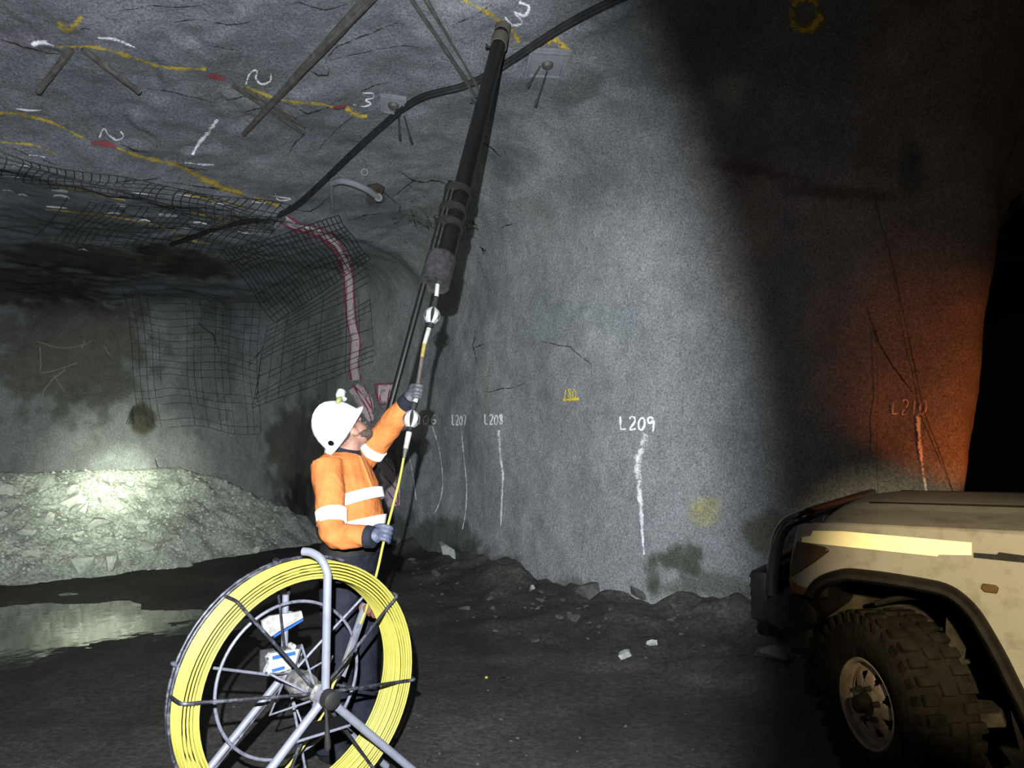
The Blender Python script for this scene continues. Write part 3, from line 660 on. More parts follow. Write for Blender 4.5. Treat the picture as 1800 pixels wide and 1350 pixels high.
# ------------------------------------------------------------------ cable, bolt tails, plates, mesh hung on the rock
def on_rock(px, py, off): h = hit(px, py); return h[0] + h[1] * off if h else at(px, py, 6)
def toward(px, py, off): h = hit(px, py); return h[0] - h[3] * off if h else at(px, py, 6)
cp = [(1110, -14), (1075, 2), (1030, 22), (985, 45), (940, 78), (905, 102), (870, 122), (835, 148), (805, 157), (770, 160), (738, 166), (715, 182), (690, 205), (650, 240), (610, 275), (560, 325), (520, 370), (495, 380), (460, 386), (420, 387), (390, 395), (350, 415), (300, 430)]
cpts = [toward(x, y, 0.06) for x, y in cp]
for k in range(2):
    cpts = [cpts[0]] + [(cpts[i - 1] + cpts[i] * 2 + cpts[i + 1]) / 4 for i in range(1, len(cpts) - 1)] + [cpts[-1]]
mb = MB(); P = catmull(cpts, 8); mb.tube(P, 0.026, 8); P2 = [p + Vector((0.018, -0.03, -0.03)) for p in P]
o = mb.build('cable', M['cable']); tag(o, 'thick black cable slung along the roof and across the tall black pipe', 'cable')
mb = MB(); mb.tube(P2[: int(len(P2) * 0.78)], 0.016, 6); mb.build('second_strand', M['cable'], o)

def strand(name, p0, p1, r0, r1, label, group=None, m='steel', sag=0.0, name_tip=False):
    a, b = Vector(p0), Vector(p1); pts = []
    for k in range(9):
        t = k / 8; p = a.lerp(b, t); p.z -= sag * 4 * t * (1 - t); pts.append(p)
    mb = MB(); mb.tube(pts, [r0 + (r1 - r0) * k / 8 for k in range(9)], 8)
    n = (b - a).normalized(); x, y, _ = frame(n)     # laid wires show as ridges
    for q in range(5):
        pr = [p + (x * math.cos(q * 1.257 + k * 0.5) + y * math.sin(q * 1.257 + k * 0.5)) * (r0 + (r1 - r0) * k / 8) * 0.72 for k, p in enumerate(pts)]
        mb.tube(pr, [0.42 * (r0 + (r1 - r0) * k / 8) for k in range(9)], 5)
    o = mb.build(name, M[m]); tag(o, label, 'bolt tail', group); return o
def tailpt(px, py, drop): # point hanging in front of the rock
    h = hit(px, py); return h[0] - h[3] * drop
o = strand('roof_pipe', toward(665, -22, 0.10), toward(428, 236, 0.03), 0.040, 0.020, 'long grey pipe tail slanting down the roof from the top edge'); o['category'] = 'pipe'
strand('cable_bolt_tail', toward(125, 86, 0.03), tailpt(66, 162, 0.28), 0.023, 0.02, 'left strand of the splayed bolt tail pair at upper left', 'cable bolt tails')
strand('cable_bolt_tail', toward(145, 86, 0.03), tailpt(246, 162, 0.32), 0.023, 0.02, 'right strand of the splayed bolt tail pair at upper left', 'cable bolt tails')
for q, (a, b, t) in enumerate([((410, 150), (532, 234), 'lowest'), ((428, 156), (536, 222), 'middle'), ((450, 166), (520, 206), 'shortest')]):
    strand('cable_bolt_tail', toward(*a, 0.03), tailpt(*b, 0.16), 0.018, 0.015, t + ' strand of the bundle crossing under the long grey pipe', 'cable bolt tails')
for q, (a, b, t) in enumerate([((718, -8), (826, 150), 'thickest left'), ((722, -4), (836, 170), 'longest'), ((742, -6), (838, 148), 'thin middle'), ((750, -4), (842, 160), 'thin right')]):
    strand('cable_bolt_tail', toward(*a, 0.04), tailpt(*b, 0.22), [0.015, 0.013, 0.008, 0.007][q], [0.013, 0.011, 0.007, 0.006][q], t + ' strand of the bundle hanging left of the tall black pipe', 'cable bolt tails')
for (x, y, s, lab, ends) in [(692, 182, 21, 'small square bolt plate beside the black cable, two thin tails below', [((700, 190), (703, 246)), ((706, 188), (724, 252))]),
                             (962, 110, 33, 'larger square ribbed bolt plate right of the tall black pipe', [((950, 116), (927, 153)), ((962, 125), (941, 187))])]:
    h = hit(x, y); n = h[1]; xx = Vector((1, 0.15, 0)); xx = (xx - n * xx.dot(n)).normalized(); yy = n.cross(xx)
    sz = s * (h[0] - EYE).length / FPX
    pl = empty('bolt_plate', h[0] + n * 0.012, lab, 'bolt plate', 'square bolt plates')
    rot = Matrix((xx, yy, n)).transposed()
    MB().box(h[0] + n * 0.012, (2 * sz, 2 * sz, 0.02), rot, 0.004).build('plate', M['plate'], pl)
    mb = MB()
    for sx, sy, lx, ly in ((0, .8, 1.7, .12), (0, -.8, 1.7, .12), (.8, 0, .12, 1.7), (-.8, 0, .12, 1.7)): mb.box(h[0] + n * 0.026 + xx * sx * sz + yy * sy * sz, (lx * sz, ly * sz, 0.02), rot, 0.003)
    mb.build('rib', M['plate'], pl)
    MB().lathe([(0.001, .03), (0.03, .03), (0.045, .015), (0.05, 0)], h[0] + n * 0.022, n, 14).build('barrel', M['steel'], pl)
    for a, b in ends:
        pa_, pb_ = toward(*a, 0.04), tailpt(*b, 0.2)
        MB().tube([pa_, pa_.lerp(pb_, .8), pa_.lerp(pb_, .82), pb_], [0.007, 0.008, 0.013, 0.013], 8).build('tail', M['wire'], pl)
# bent steel bracket with two eyes
br = empty('bent_steel_bracket', on_rock(625, 330, 0.05), 'pale bent steel arm with eyes jutting from the roof edge', 'bracket')
mb = MB(); A = [toward(584, 322, .10), toward(600, 318, .2), toward(625, 324, .28), toward(648, 335, .30), toward(668, 350, .30)]
mb.tube(catmull(A, 5), 0.035, 10); mb.build('arm', M['plate'], br)
h = hit(664, 346); MB().lathe([(0.022, -.05), (0.042, -.05), (0.045, 0), (0.042, .05), (0.022, .05), (0.022, -.05)], toward(665, 347, .30), -h[3], 16).build('eye', M['plate'], br)
MB().lathe([(0.024, -.02), (0.038, -.02), (0.038, .03), (0.024, .03), (0.024, -.02)], toward(641, 303, .10), -h[3], 16).build('ring', M['plate'], br)
MB().tube([toward(582, 312, .08), toward(583, 340, .12), toward(585, 372, .10)], 0.016, 8).build('strap', M['plate'], br)
MB().box(toward(660, 330, .05), (0.18, 0.04, 0.10), Matrix.Rotation(R(25), 3, 'Y'), 0.01).build('rust_plate', M['mudgrey'], br)
# small studs on the left of the tall pipe are built with it; loose hanging cords at right
for pts, lab in (([(1538, 345), (1548, 390), (1560, 430), (1570, 470), (1590, 560), (1607, 640), (1625, 725), (1650, 790), (1680, 880)], 'thin dark cord hanging down the wall left of the opening'), ([(1545, 590), (1545, 700), (1543, 800), (1544, 888)], 'thin straight cord hanging above the vehicle bonnet')):
    mb = MB(); mb.tube(catmull([toward(x, y, 0.03) for x, y in pts], 4), 0.0025, 5); tag(mb.build('hanging_cord', M['palewire' if len(pts) < 6 else 'wire']), lab, 'cord')

def wire_sheet(name, p00, p10, p11, p01, nu, nv, off, label, r=0.0036, jit=1.0, skip=0.0, m='wire'):
    mb = MB()
    def pt(u, v):
        x = (p00[0] * (1 - u) + p10[0] * u) * (1 - v) + (p01[0] * (1 - u) + p11[0] * u) * v
        y = (p00[1] * (1 - u) + p10[1] * u) * (1 - v) + (p01[1] * (1 - u) + p11[1] * u) * v
        y += 5 * jit * math.sin(u * 5 + v * 3) + 3 * jit * math.sin(u * 11 - v * 7); x += 4 * jit * math.sin(v * 6 + u * 2)
        h = hit(x, y); return (h[0] - h[3] * (off * (1 + 0.5 * math.sin(u * 9 + v * 4)))) if h else None
    for d in (0, 1):
        for k in range((nu if d == 0 else nv) + 1):
            if rnd.random() < skip: continue
            run = []; a = k / (nu if d == 0 else nv); n = 40
            lo, hi = (0, n) if rnd.random() > skip else (rnd.randint(0, 10), rnd.randint(25, n))
            for i in range(lo, hi + 1):
                q = pt(a, i / n) if d == 0 else pt(i / n, a)
                if q is None or (run and (q - run[-1]).length > 0.6):
                    if len(run) > 2: mb.tube(run, r, 3, cap=False)
                    run = [] if q is None else [q]
                else: run.append(q)
            if len(run) > 2: mb.tube(run, r, 3, cap=False)
    o = mb.build(name, M[m], fix=False); return tag(o, label, 'wire mesh', 'wire mesh sheets on the rock')
wire_sheet('wire_mesh_sheet', (-10, 262), (505, 372), (470, 405), (-10, 312), 34, 8, 0.07, 'crumpled wire mesh draped along the roof lip at upper left', 0.0052, 1.6, 0.05)
wire_sheet('wire_mesh_sheet', (120, 345), (500, 390), (420, 470), (60, 420), 30, 9, 0.05, 'wire mesh over the flat roof above the rubble bank', 0.0046, 0.8, 0.1)
wire_sheet('wire_mesh_sheet', (595, 378), (648, 462), (480, 565), (385, 440), 11, 26, 0.06, 'tightly ridged wire mesh at the brow beside the pink band', 0.0060, 0.8, 0.03)
wire_sheet('wire_mesh_sheet', (646, 470), (655, 640), (440, 715), (470, 575), 16, 9, 0.05, 'wire mesh on the wall below the pink band', 0.0052, 0.7, 0.25)
wire_sheet('wire_mesh_sheet', (215, 505), (455, 540), (455, 760), (250, 750), 18, 18, 0.05, 'wire mesh on the dark back wall above the rubble bank', 0.0046, 0.9, 0.2)
for i, pts in enumerate([[(65, 600), (110, 612), (150, 605), (160, 598)], [(70, 610), (72, 640), (72, 655), (100, 650), (135, 638)], [(75, 690), (82, 680), (95, 665), (115, 650)], [(75, 690), (78, 705), (88, 720)], [(185, 610), (190, 620), (198, 628)], [(95, 660), (108, 680), (114, 690)], [(150, 600), (143, 612)]]):
    mb = MB(); mb.tube(catmull([toward(x, y, 0.08 + 0.02 * i) for x, y in pts], 5), 0.012, 6)
    tag(mb.build('bent_wire', M['palewire']), ['pale bent wire running level across the dark back wall', 'pale bent wire kinked downwards on the dark back wall', 'pale wire sloping up from the lower left of the tangle', 'lowest pale wire of the tangle, hanging free', 'short pale wire at the right of the tangle', 'short pale wire in the middle of the tangle', 'tiny pale wire stub at the end of the level wire'][i], 'wire', 'pale wires on the back wall')
mb = MB()
for k in range(6):
    a = rnd.uniform(-15, 15); mb.tube(catmull([toward(222 + k * 3, 745 + a * .3, .05), toward(235, 715 + k * 3, .16), toward(258, 722 + 2 * k, .14), toward(266 + k, 742 + k, .05)], 5), 0.006, 5)
o = mb.build('torn_mesh', M['wire']); tag(o, 'torn wire loops around the brown hollow above the lit rubble', 'wire mesh')
mb = MB()
for k in range(12):
    mb.tube(catmull([toward(1792 + rnd.uniform(0, 8), 340 + k * 4, .02), toward(1785 + rnd.uniform(-10, 6), 350 + k * 5, .12), toward(1780 + rnd.uniform(-8, 10), 372 + k * 4, .1)], 4), 0.005, 4)
tag(mb.build('frayed_mesh_edge', M['wire']), 'frayed mesh ends at the top of the dark opening', 'wire mesh')

# ------------------------------------------------------------------ rubble bank at left
foot = [(-9.0, 7.0), (-5.9, 7.8), (-4.75, 8.4), (-4.1, 9.1), (-3.6, 9.75), (-3.15, 10.5), (-2.7, 11.2)]
ft = catmull([Vector((a, b, 0)) for a, b in foot], 24)
nv = 70; PP = []
for i, p in enumerate(ft):
    t = (ft[min(i + 1, len(ft) - 1)] - ft[max(i - 1, 0)]).normalized(); n = Vector((-t.y, t.x, 0))
    top = np.interp(p.x, [-3.6, -3.3, -2.95, -2.6], [1.17, 1.0, 0.5, 0.1])
    for k in range(nv):
        s = -0.25 + 4.2 * k / (nv - 1); PP.append((p.x + n.x * s, p.y + n.y * s, s, top))
PP = np.array(PP); Q = PP[:, :3].copy(); Q[:, 2] = 0
hh = np.minimum(0.72 * PP[:, 2] + 0.10 * fbm(Q, 1.5, 3), PP[:, 3] - 0.16 * np.clip(PP[:, 2] - 1.6, 0, 9) + 0.02 * fbm(Q, 1.1, 2)) + 0.06 * fbm(Q, 4.5, 4) * (PP[:, 2] < 1.5) + 0.01 * fbm(Q, 16, 2)
VV = np.stack([PP[:, 0], PP[:, 1], hh - 0.02], 1)
pile = empty('rubble_bank', (-5.2, 9.2, 0), 'pale rubble bank with a straight top edge, lit by a lamp at left', 'rubble')
idx = np.arange(len(ft) * nv).reshape(len(ft), nv)
F5 = np.stack([idx[:-1, :-1].ravel(), idx[1:, :-1].ravel(), idx[1:, 1:].ravel(), idx[:-1, 1:].ravel()], 1)
fines = mesh_obj('fines', VV, F5.tolist(), M['muck'], pile, True, 180); fines['kind'] = 'stuff'
ca = fines.data.color_attributes.new('stain_tint', 'FLOAT_COLOR', 'POINT'); ca.data.foreach_set('color', np.ones(len(VV) * 4, np.float32))
BP = BVHTree.FromPolygons([tuple(q) for q in VV], F5.tolist())
def hull_mesh(name, n, m, flat=0.7):
    bm = bmesh.new()
    for k in range(n):
        v = Vector((rnd.gauss(0, 1), rnd.gauss(0, 1), rnd.gauss(0, 1))).normalized() * rnd.uniform(0.8, 1.0)
        bm.verts.new((v.x * 0.5, v.y * 0.4, v.z * 0.5 * flat))
    bmesh.ops.convex_hull(bm, input=bm.verts[:])
    bmesh.ops.delete(bm, geom=[q for q in bm.verts if not q.link_faces], context='VERTS')
    me = bpy.data.meshes.new(name); bm.to_mesh(me); bm.free(); me.materials.append(m); return me
SA = [hull_mesh('stone', 16, M['stoneA'], rnd.uniform(.5, .8)) for _ in range(5)]
SB = [hull_mesh('stone', 16, M['stoneB'], rnd.uniform(.5, .8)) for _ in range(6)]
SC = [hull_mesh('stone', 16, M['stoneC'], rnd.uniform(.5, .8)) for _ in range(5)]
def stone(me, p, s, parent=None, name='stone'):
    o = bpy.data.objects.new(name, me); col.objects.link(o)
    o.rotation_euler = (rnd.uniform(-.5, .5), rnd.uniform(-.5, .5), rnd.uniform(0, 6.3)); o.scale = (s * rnd.uniform(.8, 1.25), s, s * rnd.uniform(.7, 1))
    o.location = Vector(p) - (wm(parent).translation if parent else Vector()); o.parent = parent; return o
for k in range(285):
    px, py = rnd.uniform(-20, 500), 835 + 165 * rnd.random() ** 1.1
    if k < 14: px, py = [(85, 848), (135, 885), (165, 880), (30, 860), (15, 885), (60, 970), (95, 935), (140, 990), (200, 985), (455, 855), (430, 875), (40, 930), (250, 960), (120, 860)][k]
    d = ray(px, py).normalized(); q, n, i, t = BP.ray_cast(EYE, d)
    if q is None: continue
    s = [.42, .5, .3, .4, .32, .4, .3, .5, .4, .22, .25, .3, .3, .25][k] if k < 14 else min(0.34, 0.055 + rnd.expovariate(1 / 0.055)) * (1.25 if px < 260 else 0.8)
    stone(rnd.choice(SA if rnd.random() < .35 else SB), q + Vector((0, 0, -s * .08)), s, pile)
gv = MB()
for k in range(1500):
    px, py = rnd.uniform(-20, 520), 826 + 180 * rnd.random(); q = BP.ray_cast(EYE, ray(px, py).normalized())[0]
    if q is None: continue
    me = rnd.choice(SB); s = rnd.uniform(.025, .075); m = Matrix.LocRotScale(q, Quaternion((rnd.gauss(0, 1), rnd.gauss(0, 1), rnd.gauss(0, 1), rnd.gauss(0, 1))).normalized(), (s, s, s))
    gv.add([m @ v_.co for v_ in me.vertices], [tuple(p.vertices) for p in me.polygons])
o = gv.build('gravel', M['stoneB'], pile, smooth=False, fix=False); o['kind'] = 'stuff'
# stones along the foot of the wall and on the road
for k in range(95):
    px = rnd.uniform(705, 1420); base = np.interp(px, [700, 800, 950, 1320, 1420], [955, 1005, 1040, 1045, 1075])
    py = base + abs(rnd.gauss(0, 45)); d = ray(px, py); q = BF.ray_cast(EYE, d.normalized())[0]
    if q is None: continue
    s = min(.2, .03 + rnd.expovariate(1 / .03)); stone(rnd.choice(SC), q, s, floor)
for k in range(45):
    px, py = rnd.uniform(380, 1250), rnd.uniform(1090, 1345); q = BF.ray_cast(EYE, ray(px, py).normalized())[0]
    if q is not None: stone(rnd.choice(SC), q, rnd.uniform(.012, .035), floor)
for px, py, s, me, lab in [(785, 985, .55, SA[0], 'long pale slab lying at the wall foot right of the worker'), (1146, 1133, .11, SA[1], 'pale chip on the road, nearer the vehicle of two'), (1098, 1156, .15, SB[0], 'grey flat chip on the road left of the pale one'),
                           (1035, 1048, .34, SC[1], 'round grey rock at the foot of the wall'), (1118, 1045, .32, SC[2], 'flat grey rock at the wall foot under the L209 line'), (935, 1036, .11, SA[2], 'small pale rock on the dark bank by the wall'), (1360, 1160, .3, SC[1], 'flat dark slab on the road before the vehicle tyre')]:
    q = BF.ray_cast(EYE, ray(px, py).normalized())[0]; o = stone(me, q + Vector((0, 0, s * .1)), s, None, 'loose_rock'); tag(o, lab, 'rock', 'loose rocks by the wall')
    if px == 785:
        a_, b_ = [BF.ray_cast(EYE, ray(*q_).normalized())[0] for q_ in ((757, 968), (812, 994))]
        dv = Vector((b_.x - a_.x, b_.y - a_.y, 0)); L_ = min(max((b_ - a_).length, .35), .8); o.scale = (L_, .24, .22)
        o.rotation_euler = (0, R(4), math.atan2(dv.y, dv.x)); o.location = (a_ + b_) / 2 + Vector((0, 0, .09))
q = BF.ray_cast(EYE, ray(1294, 1036).normalized())[0]
tag(MB().box(q + Vector((0, 0, .07)), (.03, .012, .17), Matrix.Rotation(R(14), 3, 'Y'), .003).build('broken_peg', M['offwhite']), 'pale broken peg standing at the wall foot left of the bumper', 'peg')
q = BF.ray_cast(EYE, ray(855, 1193).normalized())[0]; tag(MB().ell(q + Vector((0, 0, .008)), .011, .011, .009).build('yellow_bung', M['rodyellow']), 'tiny yellow bung lying on the road', 'bung')
q = BF.ray_cast(EYE, ray(885, 1197).normalized())[0]; tag(MB().box(q + Vector((0, 0, .012)), (.06, .03, .016), Matrix.Rotation(R(20), 3, 'Z'), .005).add(*(lambda b: (b.v, b.f))(MB().box(q + Vector((.03, .01, .02)), (.03, .02, .02), None, .004))).build('rubber_scrap', M['dark']), 'black rubber scrap on the road beside the yellow bung', 'scrap')

# ------------------------------------------------------------------ tall pipe pushed into the roof, with its clamped side tube and prop pole
h = hit(887, 48); Ptop = h[0] + Vector((0, 0, .05)); Pbot = at(773, 490, 3.92); ax = (Ptop - Pbot).normalized(); PLEN = (Ptop - Pbot).length
pipe = empty('tall_pipe', Pbot, 'tall black plastic pipe leaning up into a hole in the roof above the worker', 'pipe')
def along(px, py):  # point on the pipe axis nearest to the picture ray
    d = ray(px, py).normalized(); w0 = Pbot - EYE; b = ax.dot(d); t = (b * d.dot(w0) - ax.dot(w0)) / (1 - b * b); return Pbot + ax * t, t
R0 = 0.056
MB().lathe([(0.040, -.02), (R0, -.02), (R0, PLEN * .5), (R0 * .97, PLEN * .5 + .005), (R0 * .97, PLEN)], Pbot, ax, 24).build('main_pipe', M['blackplastic'], pipe)
sx = (EYE - Pbot).cross(ax).normalized()   # to the left or right as seen
if sx.x > 0: sx = -sx
fr = (EYE - Pbot); fr = (fr - ax * fr.dot(ax)).normalized()
_, t0 = along(881, 66); _, t1 = along(878, 82)
MB().lathe([(R0, min(t0, t1)), (R0 + .006, min(t0, t1)), (R0 + .006, max(t0, t1)), (R0, max(t0, t1))], Pbot, ax, 24).build('tape_band', M['tanband'], pipe)
_, t2 = along(886, 50); MB().lathe([(R0, t0 + .05), (R0 + .004, t0 + .05), (R0 + .004, PLEN), (R0, PLEN)], Pbot, ax, 24).build('end_piece', M['tanband'], pipe)
for (x, y) in ((864, 84), (837, 181)):
    p, t = along(x, y); p = Pbot + ax * t + sx * R0
    MB().lathe([(.001, .035), (.016, .035), (.016, .022), (.009, .02), (.009, -.01)], p, sx, 12).build('stud', M['dark'], pipe)
so = sx * (R0 + .021) + fr * .012
_, ta = along(800, 322); st0, st1 = Pbot + so + ax * .05, Pbot + so + ax * (ta - .02)
MB().tube([st0, st1, st1 + ax * .012], [.021, .021, .010], 12).build('side_tube', M['blackplastic'], pipe)
for off in (.002, -.022):
    q = so + sx * off + fr * .018; MB().tube([st0 + q - so, st1 + q - so - ax * .05], .007, 8).build('slim_line', M['greyplastic'], pipe)
for (x, y) in ((803, 338), (796, 372), (790, 398)):
    _, t = along(x, y); c = Pbot + ax * t; ring = []
    for k in range(24):
        a = 2 * math.pi * k / 24; ring.append(c + sx * (math.cos(a) * .085 + .021) + fr * (math.sin(a) * .066))
    MB().loft([([0, 0, 0] and c + ax * d + sx * .021, sx * ra, fr * rb) for d, ra, rb in ((-.022, .080, .06), (-.022, .086, .067), (.022, .086, .067), (.022, .080, .06))], 24).build('clamp', M['dark'], pipe)
_, ts = along(786, 455)
MB().loft([(Pbot + ax * d + sx * .020, sx * ra, fr * rb) for d, ra, rb in ((-.05, .066, .052), (-.055, .084, .072), (ts, .084, .072), (ts + .004, .066, .052))][::1], 28).build('sleeve', M['greyplastic'], pipe)
pa_ = Pbot + so + ax * .0; pm = at(655, 830, 4.10); dd = (pm - pa_).normalized(); pg = pa_ + dd * ((0.0 - pa_.z) / dd.z)
pg.z = ground(pg.x, pg.y)
MB().tube([pa_ + ax * .04, pa_, pg], .0185, 12).build('prop_pole', M['blackplastic'], pipe)
MB().tube([pa_.lerp(pg, .06), pa_.lerp(pg, .9)], .005, 6).add(*(lambda b: (b.v, b.f))(MB().tube([pa_.lerp(pg, .02) + fr * .017, pa_.lerp(pg, .9) + fr * .017], .006, 6))).build('pole_seam', M['greyplastic'], pipe)

# ------------------------------------------------------------------ push rod string and yellow rod up to the pipe
Ytab = [(500, 3.90), (690, 3.72), (800, 3.62), (945, 3.40), (1010, 3.32), (1080, 3.26)]
def sy(y): return float(np.interp(y, [a for a, b in Ytab], [b for a, b in Ytab]))
def rp_(x, y): return at(x, y, sy(y))
rs = empty('push_rod_string', rp_(733, 690), 'push rod string with two white bulb guides held up to the pipe by the worker', 'rod')
def seg_(name, a, b, r0, r1, m, n=12): MB().tube([rp_(*a), rp_(*a).lerp(rp_(*b), .5), rp_(*b)], [r0, (r0 + r1) / 2, r1], n).build(name, M[m], rs)
def bulb(a, b, jt, jb):
    A, B = rp_(*a), rp_(*b); d = (B - A); L = d.length; d.normalize(); x, y, _ = frame(d)
    core = MB().tube([A, B], .012, 8); core.build('bulb_core', M['dark'], rs)
    for k in range(6):
        t = 2 * math.pi * k / 6 + .35; rr = x * math.cos(t) + y * math.sin(t); tt = d.cross(rr); mb = MB()
        pts = [A + d * L * s + rr * (.013 + (.030) * math.sin(math.pi * s) ** .8) for s in np.linspace(0, 1, 12)]
        v = []; f = []
        for i, p in enumerate(pts):
            wd = .0075 + .0065 * math.sin(math.pi * i / 11)
            v += [p + tt * wd, p + rr * .004, p - tt * wd, p - rr * .003]
        for i in range(11):
            for q in range(4): f.append((i * 4 + q, i * 4 + (q + 1) % 4, i * 4 + 4 + (q + 1) % 4, i * 4 + 4 + q))
        mb.add(v, f).build('bulb_rib', M['whiteplastic'], rs)
    MB().lathe([(.010, -.03), (.016, -.03), (.016, -.022), (.013, -.018), (.017, -.01), (.014, -.004), (.019, 0), (.012, .006)], A, d, 14).build('coupling', M['dark'], rs)
    MB().lathe([(.012, -.006), (.021, 0), (.017, .006), (.017, .012), (.021, .016), (.014, .024), (.010, .024)], B, d, 14).build('coupling', M['dark'], rs)
seg_('rod_end', (770, 492), (767, 522), .012, .013, 'whiteplastic'); seg_('joint', (767, 522), (763, 540), .014, .017, 'dark')
bulb((762, 541), (757, 569), 0, 0)
seg_('white_rod', (754, 577), (746, 605), .013, .012, 'offwhite'); seg_('yellow_band', (746, 605), (742, 628), .0115, .011, 'mustard'); seg_('brown_rod', (742, 628), (730, 704), .011, .011, 'rodbrown')
seg_('white_tip', (733, 690), (729, 710), .014, .014, 'whiteplastic'); seg_('joint', (729, 708), (725, 722), .019, .016, 'dark')
bulb((725, 722), (721, 752), 0, 0)
seg_('white_rod', (719, 760), (713, 789), .016, .013, 'offwhite'); seg_('ferrule', (713, 789), (710, 806), .012, .007, 'steel')

# ------------------------------------------------------------------ rod reel
AZ = R(43.47); RC = Vector((-.8583, 2.988, .589)); RA = Vector((math.sin(AZ), -math.cos(AZ), 0)); RH = Vector((math.cos(AZ), math.sin(AZ), 0)); RZ = Vector((0, 0, 1))
def rp(px, py, a): return atplane(px, py, RC + RA * a, RA)
def rc(r, th, a): return RC + RA * a + (RH * math.cos(th) + RZ * math.sin(th)) * r
def circ(r, a, n=72): return [rc(r, 2 * math.pi * k / n, a) for k in range(n)]
reel = empty('rod_reel', (RC.x, RC.y, 0), 'large standing reel of yellow rod on a pale grey frame in the foreground', 'reel')
mb = MB(); sr = .0046
for i in range(6):
    for a in np.linspace(-.058, .062, 10):
        if i in (0, 5) or abs(a) > .055: mb.tube(circ(.497 - i * .0122 + rnd.uniform(-.001, .001), a + rnd.uniform(-.001, .001), 72), sr, 6, closed=True)
coil = mb.build('rod_coil', M['rodyellow'], reel, ang=180); coil['label'] = 'flat wound coil of yellow rod'; coil['kind'] = 'stuff'
MB().tube(circ(.512, -.02), .0065, 8, closed=True).tube(circ(.503, -.072), .006, 8, closed=True).build('outer_hoop', M['cage'], reel)
MB().tube(circ(.315, -.10), .0068, 8, closed=True).build('inner_hoop', M['cagepale'], reel)
ang = [math.atan2((p - RC).dot(RZ), (p - RC).dot(RH)) for p in (rp(415, 1055, .09), rp(303, 1240, .09), rp(686, 1062, .09), rp(708, 1197, .09), rp(652, 1345, .09))] + [R(-110)]
for th in ang:
    P = [rc(.035, th, .13), rc(.15, th, .125), rc(.38, th, .10), rc(.44, th, .092), rc(.50, th, .088), rc(.512, th, .05), rc(.512, th, -.02)]
    MB().tube(catmull(P, 5), .0068, 8).build('front_spoke', M['cage'], reel)
for k in range(6):
    th = ang[0] - R(28) + k * R(60)
    MB().tube(catmull([rc(.03, th, -.12), rc(.15, th, -.115), rc(.315, th, -.10), rc(.43, th, -.09), rc(.512, th, -.085), rc(.512, th, -.02)], 4), .006, 8).build('rear_spoke', M['cagepale' if k % 2 else 'cage'], reel)
for k in range(6):
    th = ang[0] - R(28) + k * R(60)
    MB().tube([rc(.03, th + .4, -.1), rc(.16, th + .9, .0), rc(.035, th + R(70), .12)], .0045, 6).build('hub_brace', M['cagepale'], reel)
MB().lathe([(.012, -.14), (.03, -.14), (.034, -.12), (.02, -.10), (.05, -.06), (.055, 0), (.05, .05), (.022, .09), (.036, .12), (.036, .14), (.012, .15)], RC, RA, 20).build('hub', M['hub'], reel)
MB().tube([rc(0, 0, -.2), rc(0, 0, .21)], .014, 12).build('axle', M['hub'], reel)
# stands: post, two legs, collar
def stand(a, toppx, bend, spread, tube_r, lab):
    st = MB(); base = RC + RA * a; obj_ = None
    post = MB()
    if bend:
        P = [base, base + RZ * .2, base + RZ * .43, base + RZ * .475 - RA * .004, base + RZ * .525 - RA * .03 - RH * .012, base + RZ * .548 - RA * .075 - RH * .03, base + RZ * .552 - RA * .11 - RH * .05]
        post.tube(catmull(P, 5), tube_r, 14)
    else: post.tube([base, base + RZ * (toppx - base.z)], tube_r * .9, 14)
    o = post.build('post', M['frame'], reel); o['label'] = lab
    for s, sp_ in ((-1, spread[0]), (1, spread[1])):
        e = base + RH * s * sp_; e.z = ground(e.x, e.y) + tube_r
        lg = MB(); x = (e - base).normalized(); lg.tube([base + x * .01, e], tube_r, 14); l = lg.build('leg', M['frame'], reel)
        MB().tube([e - x * .05, e + x * .008], tube_r * 1.25, 12).build('foot_cap', M['dark'], l)
    MB().lathe([(.02, -.02), (.036, -.02), (.036, .02), (.02, .02), (.02, -.02)], base, RA, 18).build('collar', M['frame'], reel)
stand(.19, 0, True, (.62, .60), .0165, 'front post with its top bent over the coil'); stand(-.165, .925, False, (.60, .56), .016, 'short straight rear post')
hc = RC + RA * .225
MB().lathe([(.001, .03), (.02, .03), (.034, .022), (.036, .0), (.036, -.02), (.02, -.02)], hc, RA, 18).build('hub_cap', M['dark'], reel)
f0 = RC + RA * .19; e1 = f0 + RH * -.62; e1.z = 0; e2 = f0 + RH * .60; e2.z = 0
q1, q2 = rp(505, 1309, .19), rp(615, 1275, .19)
MB().tube([q1, q2], .0055, 8).build('cross_rod', M['cagepale'], reel)
r1, r2 = rp(530, 1276, .18), rp(598, 1258, .18)
mb = MB(); nn = -RA * .006; mb.add([q1, q2, r2, r1, q1 + nn, q2 + nn, r2 + nn, r1 + nn], [(0, 1, 2, 3), (7, 6, 5, 4), (0, 4, 5, 1), (1, 5, 6, 2), (2, 6, 7, 3), (3, 7, 4, 0)]); mb.build('rubber_sheet', M['canvas'], reel, smooth=False)
MB().tube([rp(572, 1240, .23), rp(574, 1262, .23), rp(575, 1285, .235), rp(576, 1312, .24), rp(576, 1318, .24)], [.007, .007, .009, .013, .010], 10).build('brake_lever', M['dark'], reel)
